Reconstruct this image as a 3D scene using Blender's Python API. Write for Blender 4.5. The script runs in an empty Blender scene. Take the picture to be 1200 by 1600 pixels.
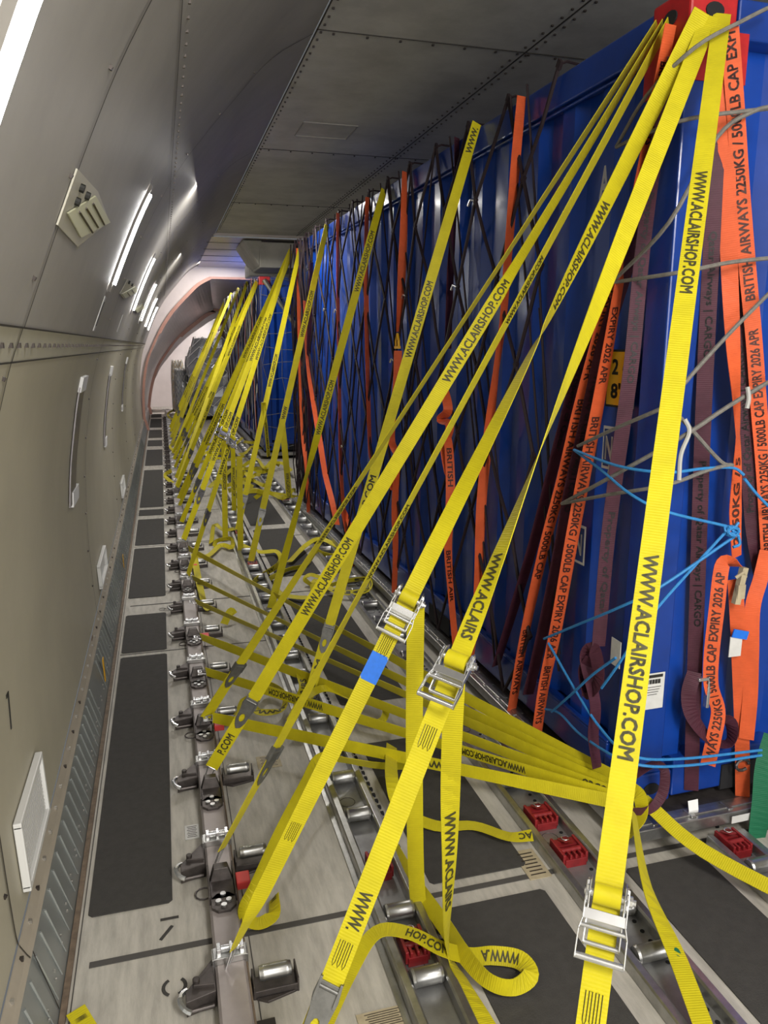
import bpy, bmesh, math, random
from mathutils import Vector, Matrix, noise
random.seed(7)
V = Vector
C = bpy.context.scene.collection
sc = bpy.context.scene

# ------------------------------------------------------------------ camera
FPX = 1200.0
PITCH = math.atan(260/1200.0)
YAW = math.atan(350/math.hypot(1200, 260))
FW = V((math.sin(YAW)*math.cos(PITCH), math.cos(YAW)*math.cos(PITCH), -math.sin(PITCH)))
RT = V((math.cos(YAW), -math.sin(YAW), 0))
UP = RT.cross(FW)
CAM = V((0, 0, 1.75))
cd = bpy.data.cameras.new('camera')
cd.sensor_fit = 'VERTICAL'; cd.sensor_height = 36; cd.lens = 27; cd.clip_start = 0.02; cd.clip_end = 200
cam = bpy.data.objects.new('camera', cd); C.objects.link(cam)
M = Matrix((RT, UP, -FW)).transposed().to_4x4(); M.translation = CAM
cam.matrix_world = M
sc.camera = cam
sc.view_settings.view_transform = 'Standard'; sc.view_settings.look = 'None'
sc.view_settings.gamma = 1; sc.view_settings.use_curve_mapping = False
sc.view_settings.exposure = 0.0
# ------------------------------------------------------------------ world and lights
w = bpy.data.worlds.new('world'); sc.world = w; w.use_nodes = True
w.node_tree.nodes['Background'].inputs[0].default_value = (0.9, 0.95, 1, 1)
w.node_tree.nodes['Background'].inputs[1].default_value = 0.15
def area(name, loc, target, sx, sy, power, col=(1, .96, .9)):
    l = bpy.data.lights.new(name, 'AREA'); l.shape = 'RECTANGLE'; l.size = sx; l.size_y = sy
    l.energy = power; l.color = col
    o = bpy.data.objects.new(name, l); C.objects.link(o); o.location = loc
    o.rotation_euler = (V(target)-V(loc)).to_track_quat('-Z', 'Y').to_euler()
    return o
LIGHT_Y = [1.08+2.62*k for k in range(-2, 9)]
STRIP = 24.0            # emission of the wall light tubes
area('overhead_fill', (0.9, -0.9, 3.2), (0.7, 1.8, 0), .5, 1.6, 168)  # added fill from above, just behind the camera
area('rear_fill', (1.6, -2.7, 1.45), (1.6, 4, 1.5), 3.2, 2.4, 130, (1, .98, .95))  # added broad fill lifting ceiling, walls and container end; no door stands here
area('overhead_fill', (0.45, 6.2, 2.9), (0.6, 6.4, 0), .12, 2.4, 80)  # added fill over the aisle, without a fixture
area('overhead_fill', (0.45, 10.6, 2.9), (0.6, 10.8, 0), .12, 2.4, 75)  # same added fill, farther down the aisle
area('nose_fill', (1.6, 15.7, 3.31), (1.5, 15.8, 0), .12, 2.2, 130, (1, .93, .88))  # added to brighten the nose section, in place of its wall lights
area('nose_fill', (.75, 18.6, 2.75), (1.6, 19.5, .5), .10, 1.6, 190, (1, .97, .95))  # added fill for the tapering nose walls and wrapped freight
area('nose_fill', (1.4, 22.0, 2.45), (1.4, 22.6, 0), .2, 1.0, 190, (1, .95, .93))  # added fill for the end wall of the nose

# ------------------------------------------------------------------ pixel to place helpers
def ray(px, py): return FW + RT*((px-600)/FPX) - UP*((py-800)/FPX)
def onX(px, py, x): r = ray(px, py); return CAM + r*(x/r.x)
def onY(px, py, y): r = ray(px, py); return CAM + r*(y/r.y)
def onZ(px, py, z=0.0): r = ray(px, py); return CAM + r*((z-CAM.z)/r.z)
def proj(p):
    v = V(p)-CAM; d = v.dot(FW); return (600+FPX*v.dot(RT)/d, 800-FPX*v.dot(UP)/d)
CY = 0.0235             # the near container stands slightly askew
C1 = V((1.54, 2.15, .12))
CN = V((math.cos(CY), math.sin(CY), 0)); CD = V((-math.sin(CY), math.cos(CY), 0))
def side(px, py, off=.02):
    r = ray(px, py); return CAM + r*(((C1-CN*off-CAM).dot(CN))/r.dot(CN))
def endf(px, py, off=.02):
    r = ray(px, py); return CAM + r*(((C1-CD*off-CAM).dot(CD))/r.dot(CD))

# ------------------------------------------------------------------ materials
def mat(name, col, rough=.5, metal=0, var=0, scale=8, bump=0, bscale=60, col2=None, coat=0, stretch=None, emit=0):
    m = bpy.data.materials.new(name); m.use_nodes = True
    nt = m.node_tree; b = nt.nodes['Principled BSDF']
    b.inputs['Base Color'].default_value = (*col, 1); b.inputs['Roughness'].default_value = rough
    b.inputs['Metallic'].default_value = metal
    if coat: b.inputs['Coat Weight'].default_value = coat; b.inputs['Coat Roughness'].default_value = .12
    if emit:
        b.inputs['Emission Color'].default_value = (*col, 1); b.inputs['Emission Strength'].default_value = emit
    tc = nt.nodes.new('ShaderNodeTexCoord'); mp = nt.nodes.new('ShaderNodeMapping')
    nt.links.new(tc.outputs['Object'], mp.inputs[0])
    if stretch: mp.inputs['Scale'].default_value = stretch
    if var or col2:
        n = nt.nodes.new('ShaderNodeTexNoise'); n.inputs['Scale'].default_value = scale; n.inputs['Detail'].default_value = 6
        n.inputs['Roughness'].default_value = .65
        nt.links.new(mp.outputs[0], n.inputs[0])
        cr = nt.nodes.new('ShaderNodeValToRGB'); nt.links.new(n.outputs[0], cr.inputs[0])
        c2 = col2 or tuple(c*(1-var) for c in col)
        cr.color_ramp.elements[0].position = .35; cr.color_ramp.elements[1].position = .62
        cr.color_ramp.elements[0].color = (*c2, 1); cr.color_ramp.elements[1].color = (*col, 1)
        nt.links.new(cr.outputs[0], b.inputs['Base Color'])
    if bump:
        n2 = nt.nodes.new('ShaderNodeTexNoise'); n2.inputs['Scale'].default_value = bscale; n2.inputs['Detail'].default_value = 3
        nt.links.new(mp.outputs[0], n2.inputs[0])
        bp = nt.nodes.new('ShaderNodeBump'); bp.inputs['Strength'].default_value = bump; bp.inputs['Distance'].default_value = .004
        nt.links.new(n2.outputs[0], bp.inputs['Height']); nt.links.new(bp.outputs[0], b.inputs['Normal'])
    return m
def web_mat(name, col, dirt=.12, rib=.5, freq=300, sheen=.05):
    m = mat(name, col, .55, 0, dirt, 14)
    nt = m.node_tree; b = nt.nodes['Principled BSDF']
    b.inputs['Sheen Weight'].default_value = sheen; b.inputs['Specular IOR Level'].default_value = .25
    uv = nt.nodes.new('ShaderNodeTexCoord')
    wv = nt.nodes.new('ShaderNodeTexWave'); wv.wave_type = 'BANDS'; wv.bands_direction = 'X'
    wv.inputs['Scale'].default_value = freq/6.283
    nt.links.new(uv.outputs['UV'], wv.inputs[0])
    bp = nt.nodes.new('ShaderNodeBump'); bp.inputs['Strength'].default_value = rib; bp.inputs['Distance'].default_value = .0008
    nt.links.new(wv.outputs[0], bp.inputs['Height']); nt.links.new(bp.outputs[0], b.inputs['Normal'])
    return m
M_ = dict(
 wall=mat('beige_liner', (.42, .39, .30), .5, 0, .10, 2.2, .12, 8),
 upper=mat('grey_liner', (.33, .315, .29), .55, 0, .12, 3, .12, 8),
 band=mat('rivet_band', (.46, .44, .36), .45, 0, .1, 5),
 ceil=mat('ceiling_panel', (.54, .53, .48), .65, 0, .25, 2.5, .1, 20),
 nose=mat('nose_liner', (.66, .60, .58), .35, 0, .08, 3),
 salmon=mat('salmon_frame', (.50, .27, .21), .5, 0, .15, 6),
 seam=mat('dark_seam', (.035, .03, .025), .7),
 screw=mat('dark_screw', (.06, .05, .045), .4, .6),
 screw_l=mat('bright_screw', (.6, .58, .55), .3, .9),
 kick=mat('grooved_aluminium', (.36, .38, .37), .38, .55, .15, 4),
 strip=mat('tan_strip', (.35, .31, .25), .5, 0, .12, 8),
 floor=mat('floor_board', (.50, .475, .42), .55, 0, .3, 5, .2, 80, (.36, .34, .30), stretch=(6, 1, 1)),
 matb=mat('anti_slip_mat', (.050, .047, .043), .85, 0, .2, 30, .5, 300),
 line=mat('dark_floor_joint', (.07, .065, .06), .7),
 gutter=mat('dirty_edge', (.18, .13, .09), .7, 0, .4, 30),
 rail=mat('painted_rail', (.36, .32, .31), .45, .25, .12, 12),
 steel=mat('worn_steel', (.48, .48, .47), .33, .9, .25, 20),
 dsteel=mat('dark_steel', (.12, .105, .10), .45, .7, .4, 25),
 bright=mat('bright_zinc', (.70, .71, .72), .25, .9, .12, 30),
 tray=mat('tray_metal', (.36, .36, .36), .42, .65, .25, 10),
 red=mat('red_lock', (.30, .018, .022), .45, .1, .35, 30),
 redp=mat('red_casting', (.45, .012, .015), .45, 0, .25, 15),
 redtag=mat('red_tag', (.75, .06, .06), .5),
 blue=mat('blue_paint', (.003, .046, .31), .32, 0, .18, 5, .10, 14, coat=.2),
 blued=mat('blue_frame', (.003, .038, .26), .34, 0, .2, 8, .10, 20, coat=.3),
 hole=mat('black_hole', (.008, .008, .01), .9),
 white=mat('white_paint', (.75, .75, .75), .5),
 paper=mat('paper_label', (.62, .62, .60), .6, 0, .1, 20),
 plate=mat('yellow_plate', (.75, .40, .01), .4),
 black=mat('black_print', (.012, .012, .010), .6),
 ink=mat('webbing_ink', (.055, .050, .012), .6),
 inko=mat('orange_strap_ink', (.06, .012, .006), .6),
 inkp=mat('purple_strap_ink', (.012, .006, .008), .6),
 yellow=web_mat('yellow_webbing', (.54, .465, .008)),
 orange=web_mat('orange_webbing', (.68, .11, .032), .15, .4),
 purple=web_mat('maroon_webbing', (.070, .020, .034), .25, .4, sheen=0),
 green=web_mat('green_webbing', (.01, .13, .06)),
 tape=mat('blue_tape', (.01, .16, .72), .5, 0, .15, 60),
 net=mat('net_cord', (.014, .005, .008), .75),
 netw=mat('white_net_cord', (.42, .42, .40), .7),
 rope=mat('grey_rope', (.19, .18, .16), .75, 0, .3, 60),
 brope=mat('blue_rope', (.03, .24, .58), .6, 0, .2, 80),
 wrap=mat('silver_wrap', (.55, .58, .62), .25, .5, .35, 6, .6, 12),
 goods=mat('dark_goods', (.10, .055, .05), .6, 0, .5, 5),
 placard=mat('placard', (.60, .60, .42), .5),
 grille=mat('vent_frame', (.62, .62, .60), .45),
 tan=mat('tan_label', (.45, .38, .25), .6, 0, .2, 30),
 lamp=mat('lamp_tube', (1, .99, .97), .4, emit=STRIP),
 hookm=mat('hook_steel', (.22, .22, .21), .45, .7, .3, 30),
 track=mat('track_metal', (.20, .185, .19), .4, .4, .2, 8),
 lampend=mat('lamp_end', (.35, .33, .3), .4, .5),
)

# ------------------------------------------------------------------ mesh builders
class MB:
    def __init__(s): s.v = []; s.f = []; s.m = []; s.mi = 0
    def add(s, vs, fs):
        k = len(s.v); s.v += [tuple(p) for p in vs]; s.f += [tuple(i+k for i in f) for f in fs]; s.m += [s.mi]*len(fs)
    def box(s, c, d, R=None, taper=None):
        hx, hy, hz = d[0]/2, d[1]/2, d[2]/2
        vs = [V((x, y, z)) for z in (-hz, hz) for y in (-hy, hy) for x in (-hx, hx)]
        if taper: vs = [V((p.x*(taper if p.z > 0 else 1), p.y*(taper if p.z > 0 else 1), p.z)) for p in vs]
        if R: vs = [R @ p for p in vs]
        s.add([V(c)+p for p in vs], [(0, 2, 3, 1), (4, 5, 7, 6), (0, 1, 5, 4), (2, 6, 7, 3), (0, 4, 6, 2), (1, 3, 7, 5)])
    def tube(s, pts, r, n=6, closed=False):
        pts = [V(p) for p in pts]; rs = r if isinstance(r, list) else [r]*len(pts)
        vs = []; N = len(pts); prev = None
        for i, p in enumerate(pts):
            if closed: t = pts[(i+1) % N]-pts[i-1]
            else: t = pts[min(i+1, N-1)]-pts[max(i-1, 0)]
            if t.length < 1e-9: t = V((0, 0, 1))
            t.normalize()
            if prev is None: a = t.cross(V((0, 0, 1)) if abs(t.z) < .9 else V((1, 0, 0))).normalized()
            else:
                a = prev-t*prev.dot(t); a.normalize()
            prev = a; b = t.cross(a)
            for k in range(n):
                th = 2*math.pi*k/n; vs.append(p+(a*math.cos(th)+b*math.sin(th))*rs[i])
        fs = []
        for i in range(N if closed else N-1):
            j = (i+1) % N
            for k in range(n): fs.append((i*n+k, i*n+(k+1) % n, j*n+(k+1) % n, j*n+k))
        if not closed: fs += [tuple(range(n))[::-1], tuple((N-1)*n+k for k in range(n))]
        s.add(vs, fs)
    def cyl(s, a, b, r, n=16): s.tube([a, b], r, n)
    def lathe(s, a, ax, prof, n=18):      # prof: (distance along axis, radius)
        s.tube([V(a)+V(ax).normalized()*h for h, _ in prof], [max(q, .0003) for _, q in prof], n)
    def prism(s, pts, d):                # polygon points extruded along vector d
        n = len(pts); a = [V(p) for p in pts]; b = [p+V(d) for p in a]
        s.add(a+b, [tuple(range(n))[::-1], tuple(range(n, 2*n))]+[(i, (i+1) % n, n+(i+1) % n, n+i) for i in range(n)])
    def grid(s, rows):
        n = len(rows[0]); vs = [p for r in rows for p in r]
        s.add(vs, [(i*n+j, i*n+j+1, (i+1)*n+j+1, (i+1)*n+j) for i in range(len(rows)-1) for j in range(n-1)])
    def build(s, name, m, parent=None, smooth=False, bevel=0, kind=None, label=None):
        me = bpy.data.meshes.new(name); me.from_pydata(s.v, [], s.f)
        for k in (m if isinstance(m, list) else [m]): me.materials.append(M_[k])
        for p, i in zip(me.polygons, s.m): p.material_index = i
        bm = bmesh.new(); bm.from_mesh(me); bmesh.ops.recalc_face_normals(bm, faces=bm.faces); bm.to_mesh(me); bm.free()
        o = bpy.data.objects.new(name, me); C.objects.link(o)
        if parent: o.parent = parent
        if smooth:
            for p in me.polygons: p.use_smooth = True
            me.set_sharp_from_angle(angle=math.radians(38))
        if bevel:
            b = o.modifiers.new('bevel', 'BEVEL'); b.width = bevel; b.segments = 2; b.limit_method = 'ANGLE'
        if kind: o['kind'] = kind
        if label: o['label'] = label
        return o
def thing(name, label, cat, loc=(0, 0, 0), group=None, kind=None):
    o = bpy.data.objects.new(name, None); C.objects.link(o); o.location = loc; o.empty_display_size = .05
    o['label'] = label; o['category'] = cat
    if group: o['group'] = group
    if kind: o['kind'] = kind
    return o
def tag(o, label, cat, group=None):
    o['label'] = label; o['category'] = cat
    if group: o['group'] = group
    return o
def copy_tree(o, parent=None):
    c = o.copy(); C.objects.link(c)
    if parent: c.parent = parent
    for ch in list(o.children): copy_tree(ch, c)
    return c
_txt = {}
def text_mesh(s, bold=.026):
    if s in _txt: return _txt[s]
    cu = bpy.data.curves.new('t', 'FONT'); cu.body = s; cu.size = 1; cu.resolution_u = 2
    o = bpy.data.objects.new('t', cu); C.objects.link(o)
    dg = bpy.context.evaluated_depsgraph_get(); me = bpy.data.meshes.new_from_object(o.evaluated_get(dg))
    vs = [v.co.copy() for v in me.vertices]; fs = [tuple(p.vertices) for p in me.polygons]
    bpy.data.objects.remove(o); n0 = len(vs); base = list(vs); bf = list(fs); vs = []; fs = []
    for k, (dx, dy) in enumerate(((-bold, -bold), (bold, -bold), (-bold, bold), (bold, bold))):
        vs += [V((v.x+dx, v.y+dy, 0)) for v in base]; fs += [tuple(i+k*n0 for i in f) for f in bf]
    x0 = min(v.x for v in vs); x1 = max(v.x for v in vs); y0 = min(v.y for v in vs); y1 = max(v.y for v in vs)
    vs = [((v.x-x0)/(x1-x0), (v.y-y0)/(y1-y0)-.5) for v in vs]
    _txt[s] = (vs, fs, (x1-x0)/(y1-y0)); return _txt[s]
def flat_text(s, origin, ux, uy, wid, hei, name, m, parent=None, label=None):
    """writing laid on a flat face: origin = centre, ux, uy unit vectors"""
    vs, fs, _ = text_mesh(s); mb = MB(); ux = V(ux).normalized(); uy = V(uy).normalized()
    mb.add([V(origin)+ux*((x-.5)*wid)+uy*(y*hei) for x, y in vs], fs)
    return mb.build(name, m, parent, label=label)

# ------------------------------------------------------------------ ribbons (webbing)
def catmull(P, n):
    if len(P) == 2: return [P[0].lerp(P[1], i/n) for i in range(n+1)]
    out = []
    Q = [P[0]*2-P[1]]+P+[P[-1]*2-P[-2]]
    for i in range(1, len(Q)-2):
        for k in range(n):
            t = k/n; a, b, c, d = Q[i-1], Q[i], Q[i+1], Q[i+2]
            out.append(.5*((2*b)+(c-a)*t+(2*a-5*b+4*c-d)*t*t+(3*b-3*c+d-a)*t**3))
    out.append(P[-1]); return out
class Ribbon:
    """a band of webbing through ctrl = [(point, roll)]; roll is degrees away from facing the aisle, or a width vector"""
    def __init__(s, ctrl, W=.05, n=6, th=.0022):
        pts = [V(c[0]) for c in ctrl]
        s.p = catmull(pts, n); N = len(s.p); ws = []
        def cam_w(i, t, roll):
            vd = (CAM-s.p[i]).normalized(); w0 = t.cross(vd)
            if w0.length < 1e-3: w0 = V((0, 0, 1))
            w0.normalize(); nn = w0.cross(t).normalized()
            a = math.radians(roll); return w0*math.cos(a)+nn*math.sin(a)
        s.t = []
        for i in range(N): s.t.append((s.p[min(i+1, N-1)]-s.p[max(i-1, 0)]).normalized())
        for i in range(N):
            u = min(i/n, len(ctrl)-1.0001) if len(pts) > 2 else i/n*(1 if n else 1)
            if len(pts) == 2: k, f = 0, i/n
            else: k = int(u); f = u-k
            a, b = ctrl[k][1], ctrl[min(k+1, len(ctrl)-1)][1]
            if isinstance(a, (int, float)) and isinstance(b, (int, float)): wv = cam_w(i, s.t[i], a+(b-a)*f)
            else:
                va = V(a) if not isinstance(a, (int, float)) else cam_w(i, s.t[i], a)
                vb = V(b) if not isinstance(b, (int, float)) else cam_w(i, s.t[i], b)
                if va.dot(vb) < 0 and isinstance(b, (int, float)): vb = -vb
                wv = va.lerp(vb, f)
            wv = wv-s.t[i]*wv.dot(s.t[i])
            if wv.length < 1e-4: wv = ws[-1] if ws else V((0, 0, 1))
            ws.append(wv.normalized())
        s.w = ws; s.n = [ws[i].cross(s.t[i]).normalized() for i in range(N)]
        s.W = W; s.th = th; s.u = [0]
        for i in range(1, N): s.u.append(s.u[-1]+(s.p[i]-s.p[i-1]).length)
    def at(s, u):
        u = max(0, min(u, s.u[-1]-1e-6)); i = 0
        lo, hi = 0, len(s.u)-1
        while hi-lo > 1:
            m = (lo+hi)//2
            if s.u[m] <= u: lo = m
            else: hi = m
        f = (u-s.u[lo])/max(1e-9, s.u[hi]-s.u[lo])
        return s.p[lo].lerp(s.p[hi], f), s.t[lo].lerp(s.t[hi], f).normalized(), s.w[lo].lerp(s.w[hi], f).normalized(), s.n[lo].lerp(s.n[hi], f).normalized()
    def u_near(s, px, py):
        best = (1e9, 0); L = s.u[-1]
        for k in range(401):
            u = L*k/400; q = proj(s.at(u)[0]); d = (q[0]-px)**2+(q[1]-py)**2
            if d < best[0]: best = (d, u)
        return best[1]
    def mesh(s, name, m, parent=None):
        N = len(s.p); h = s.W/2; t = s.th/2; vs = []; fs = []
        for i in range(N):
            p, w, n = s.p[i], s.w[i], s.n[i]
            vs += [p-w*h-n*t, p+w*h-n*t, p+w*h+n*t, p-w*h+n*t]
        for i in range(N-1):
            for k in range(4): fs.append((i*4+k, i*4+(k+1) % 4, i*4+4+(k+1) % 4, i*4+4+k))
        fs += [(3, 2, 1, 0), tuple(N*4-4+k for k in range(4))]
        me = bpy.data.meshes.new(name); me.from_pydata([tuple(v) for v in vs], [], fs)
        uv = me.uv_layers.new(name='uv'); vc = [0, s.W, s.W, 0]
        for li, l in enumerate(me.loops):
            vi = l.vertex_index; uv.data[li].uv = (s.u[vi//4], vc[vi % 4])
        me.materials.append(M_[m]); me.update()
        bm = bmesh.new(); bm.from_mesh(me); bmesh.ops.recalc_face_normals(bm, faces=bm.faces); bm.to_mesh(me); bm.free()
        o = bpy.data.objects.new(name, me); C.objects.link(o)
        if parent: o.parent = parent
        return o
    def print(s, txt, u0, u1, parent, m='ink', frac=.62, name='printed_text'):
        """writing that starts at u0 and ends at u1 on the side seen from the aisle"""
        vs, fs, _ = text_mesh(txt); mb = MB(); out = []
        L = u1-u0; tm = s.at((u0+u1)/2); ax = tm[1]*(1 if L > 0 else -1)
        vd = (CAM-tm[0]).normalized()
        ns = 1 if tm[3].dot(vd) > 0 else -1
        ws = 1 if ax.cross(tm[2]).dot(vd) > 0 else -1
        for x, y in vs:
            p, t, w, n = s.at(u0+L*x)
            out.append(p+w*(ws*y*s.W*frac)+n*(ns*(s.th/2+.0011)))
        mb.add(out, fs); return mb.build(name, m, parent)
WEB = 'WWW.ACLAIRSHOP.COM'
def webbing(parent, ctrl, m='yellow', W=.05, n=6, texts=(), txt=WEB, ink='ink', name='webbing', frac=.62):
    r = Ribbon(ctrl, W, n); r.mesh(name, m, parent)
    for tt in texts: r.print(tt[2] if len(tt) > 2 else txt, r.u_near(*tt[0]), r.u_near(*tt[1]), parent, ink, frac)
    return r
def frame_at(r, u):
    p, t, w, n = r.at(u)
    if n.dot(CAM-p) < 0: n = -n; w = -w
    mm = Matrix((t, n.cross(t), n)).transposed().to_4x4(); mm.translation = p; return mm   # x along, y across, z outward
def hook(parent, r, u, L=.115, m='hookm'):
    mm = frame_at(r, u); mb = MB()
    out = [(-.03, -.027), (0, -.030), (.03, -.024), (.07, -.022), (.10, -.012), (.115, 0), (.105, .014), (.08, .022), (.05, .024), (0, .03), (-.03, .027)]
    k = L/.115; W = len(out)
    # a plate with an eye: outer ring bridged to the inner eye
    eye = [(.062+.020*math.cos(a), .0105*math.sin(a)) for a in [math.pi*(1+2*j/W) for j in range(W)]]
    ang = lambda q: math.atan2(q[1], q[0]-.045)
    out = sorted(out, key=ang); eye = sorted(eye, key=lambda q: math.atan2(q[1], q[0]-.062))
    vs = []
    for z in (.003, .007):
        vs += [mm @ V((x*k, y*k, z)) for x, y in out]+[mm @ V((x*k, y*k, z)) for x, y in eye]
    fs = []
    for j in range(W):
        q = (j+1) % W
        fs += [(j, q, W+q, W+j), (2*W+j, 3*W+j, 3*W+q, 2*W+q), (j, 2*W+j, 2*W+q, q), (W+j, W+q, 3*W+q, 3*W+j)]
    mb.add(vs, fs)
    for y in (-.024, .024): mb.box(mm @ V((-.012*k, y*k, .003)), (.05*k, .006*k, .018*k), mm.to_3x3())
    mb.cyl(mm @ V((-.018*k, -.026*k, .006)), mm @ V((-.018*k, .026*k, .006)), .005*k, 10)
    return mb.build('flat_hook', m, parent, bevel=.0008)
def ring_end(parent, r, rail_pt):
    """wire triangle from the end of the webbing to the rail stud"""
    p, t, w, n = r.at(r.u[-1]); q = V(rail_pt); mb = MB()
    a = p+w*.014; b = p-w*.014
    mb.tube([a, a.lerp(q, .6)+w*.006, q+w*.008, q-w*.008, b.lerp(q, .6)-w*.006, b], .0032, 6, True)
    mb.box(q, (.022, .036, .014))
    return mb.build('rail_fitting', 'bright', parent)
def ratchet(parent, mm, k=1.0, handle=55):
    """ratchet buckle. x along strap (downwards), y across, z outwards"""
    R = mm.to_3x3().normalized(); g = lambda x, y, z: mm @ V((x*k, y*k, z*k))
    root = MB(); hw = .033
    side = [(-.03, -.010), (-.022, .014), (0, .024), (.022, .016), (.045, .012), (.088, .016), (.094, .004), (.088, -.006), (.03, -.008), (0, -.018)]
    for y in (-hw, hw):
        root.prism([g(x, y-.0015, z+.006) for x, z in side], R @ V((0, .003*k, 0)))
    root.box(g(.045, 0, .002), (.028*k, 2*hw*k, .003*k), R)
    root.cyl(g(.088, -hw, .010), g(.088, hw, .010), .005*k, 10)
    b = root.build('ratchet_frame', 'bright', parent, bevel=.0008)
    mb = MB()
    mb.cyl(g(0, -hw-.010, .008), g(0, hw+.010, .008), .0085*k, 14)
    for y in (-hw-.004, hw+.004):            # toothed wheels
        pts = []
        for j in range(22):
            a = 2*math.pi*j/22; rr = .024 if j % 2 else .0195; pts.append(g(rr*math.cos(a), y-.0015, .008+rr*math.sin(a)))
        mb.prism(pts, R @ V((0, .003*k, 0)))
    mb.lathe(g(0, hw+.006, .008), R @ V((0, 1, 0)), [(0, .011*k), (.008*k, .011*k), (.009*k, .006*k), (.014*k, .006*k)], 8)
    mb.build('spindle', 'bright', b, smooth=True)
    mb = MB()                                # wound webbing on the spindle
    mb.lathe(g(0, -.026, .008), R @ V((0, 1, 0)), [(0, .017*k), (.001, .0195*k), (.051*k, .0195*k), (.052*k, .017*k)], 24)
    mb.build('wound_webbing', 'yellow', b, smooth=True)
    mb = MB(); a = math.radians(handle)      # the lever
    hx = lambda d, y, h=0: g(d*math.cos(a)*.98-h*math.sin(a), y, .008+d*math.sin(a)+h*math.cos(a))
    for sgn in (-1, 1):
        ys = [hw+.005, hw+.005, hw+.010, hw+.010]; ds = [-.018, .050, .070, .120]
        for i in range(3):
            p0, p1 = (ds[i], sgn*ys[i]), (ds[i+1], sgn*ys[i+1]); hh = .013 if i == 0 else .008
            mb.prism([hx(p0[0], p0[1], -hh), hx(p1[0], p1[1], -.008), hx(p1[0], p1[1], .008), hx(p0[0], p0[1], hh)], R @ V((0, .0028*k*sgn, 0)))
    mb.cyl(hx(.116, -hw-.013), hx(.116, hw+.013), .0062*k, 12)
    mb.cyl(hx(.062, -hw-.010), hx(.062, hw+.010), .0045*k, 10)
    mb.prism([hx(.030, -hw-.006, .004), hx(.050, -hw-.006, .004), hx(.050, hw+.006, .004), hx(.030, hw+.006, .004)], R @ V((0, 0, .0028*k)))
    mb.build('ratchet_handle', 'bright', b, bevel=.0008)
    return b
def stitches(parent, r, u, L=.055):
    """black zigzag stitching box"""
    mb = MB(); mm = frame_at(r, u); pts = []
    for j in range(3):
        y0 = -.015+j*.0115
        pts += [(0, y0), (L*.85, y0), (L, y0+.003), (L*.85, y0+.0060), (0, y0+.0060)]
    pts = [mm @ V((x, y, r.th/2+.0012)) for x, y in pts]
    mb.tube(pts, .0007, 4); return mb.build('stitching', 'black', parent)

# ================================================================== THE SETTING
Y0, Y1 = -3.0, 17.0
PROF = [(-.36, .0), (-.415, .205), (-.425, .22), (-.44, .25), (-.445, .31), (-.452, .51), (-.455, .68), (-.45, .90), (-.432, 1.17), (-.402, 1.38),
        (-.372, 1.54), (-.325, 1.70), (-.29, 1.79), (-.20, 2.01), (-.118, 2.20), (-.03, 2.38), (.12, 2.63), (.26, 2.81), (.46, 3.04), (.66, 3.25), (.90, 3.40)]
def dense(P, step=.06):
    out = [P[0]]
    for a, b in zip(P, P[1:]):
        n = max(1, round(math.hypot(b[0]-a[0], b[1]-a[1])/step))
        out += [(a[0]+(b[0]-a[0])*i/n, a[1]+(b[1]-a[1])*i/n) for i in range(1, n+1)]
    return out
def smooth_prof(P):
    pts = [V((x, 0, z)) for x, z in P]; return [(p.x, p.z) for p in catmull(pts, 4)]
PF = PROF[:4]+smooth_prof(PROF[3:])[1:]
def pz(z):
    for a, b in zip(PF, PF[1:]):
        if a[1] <= z <= b[1]: return a[0]+(b[0]-a[0])*(z-a[1])/max(1e-6, b[1]-a[1])
    return PF[-1][0]
def pn(z):      # inward normal and tangent of the liner at height z
    a = V((pz(z-.04), 0, z-.04)); b = V((pz(z+.04), 0, z+.04)); t = (b-a).normalized(); return V((t.z, 0, -t.x)), t
def onliner(px, py, off=0):
    """where the sight line through a photo pixel meets the left liner"""
    r = ray(px, py); best = None; z = .02
    a, b = 0.2, 60.0
    f = lambda k: (CAM+r*k).x-pz(min(3.4, max(0, (CAM+r*k).z)))
    if f(a)*f(b) > 0: b = 8
    for _ in range(60):
        m = (a+b)/2
        if f(a)*f(m) <= 0: b = m
        else: a = m
    p = CAM+r*a; n, t = pn(p.z); return p+n*off
SEAMS = [1.87+2.61*k for k in range(-2, 5)]
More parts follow.
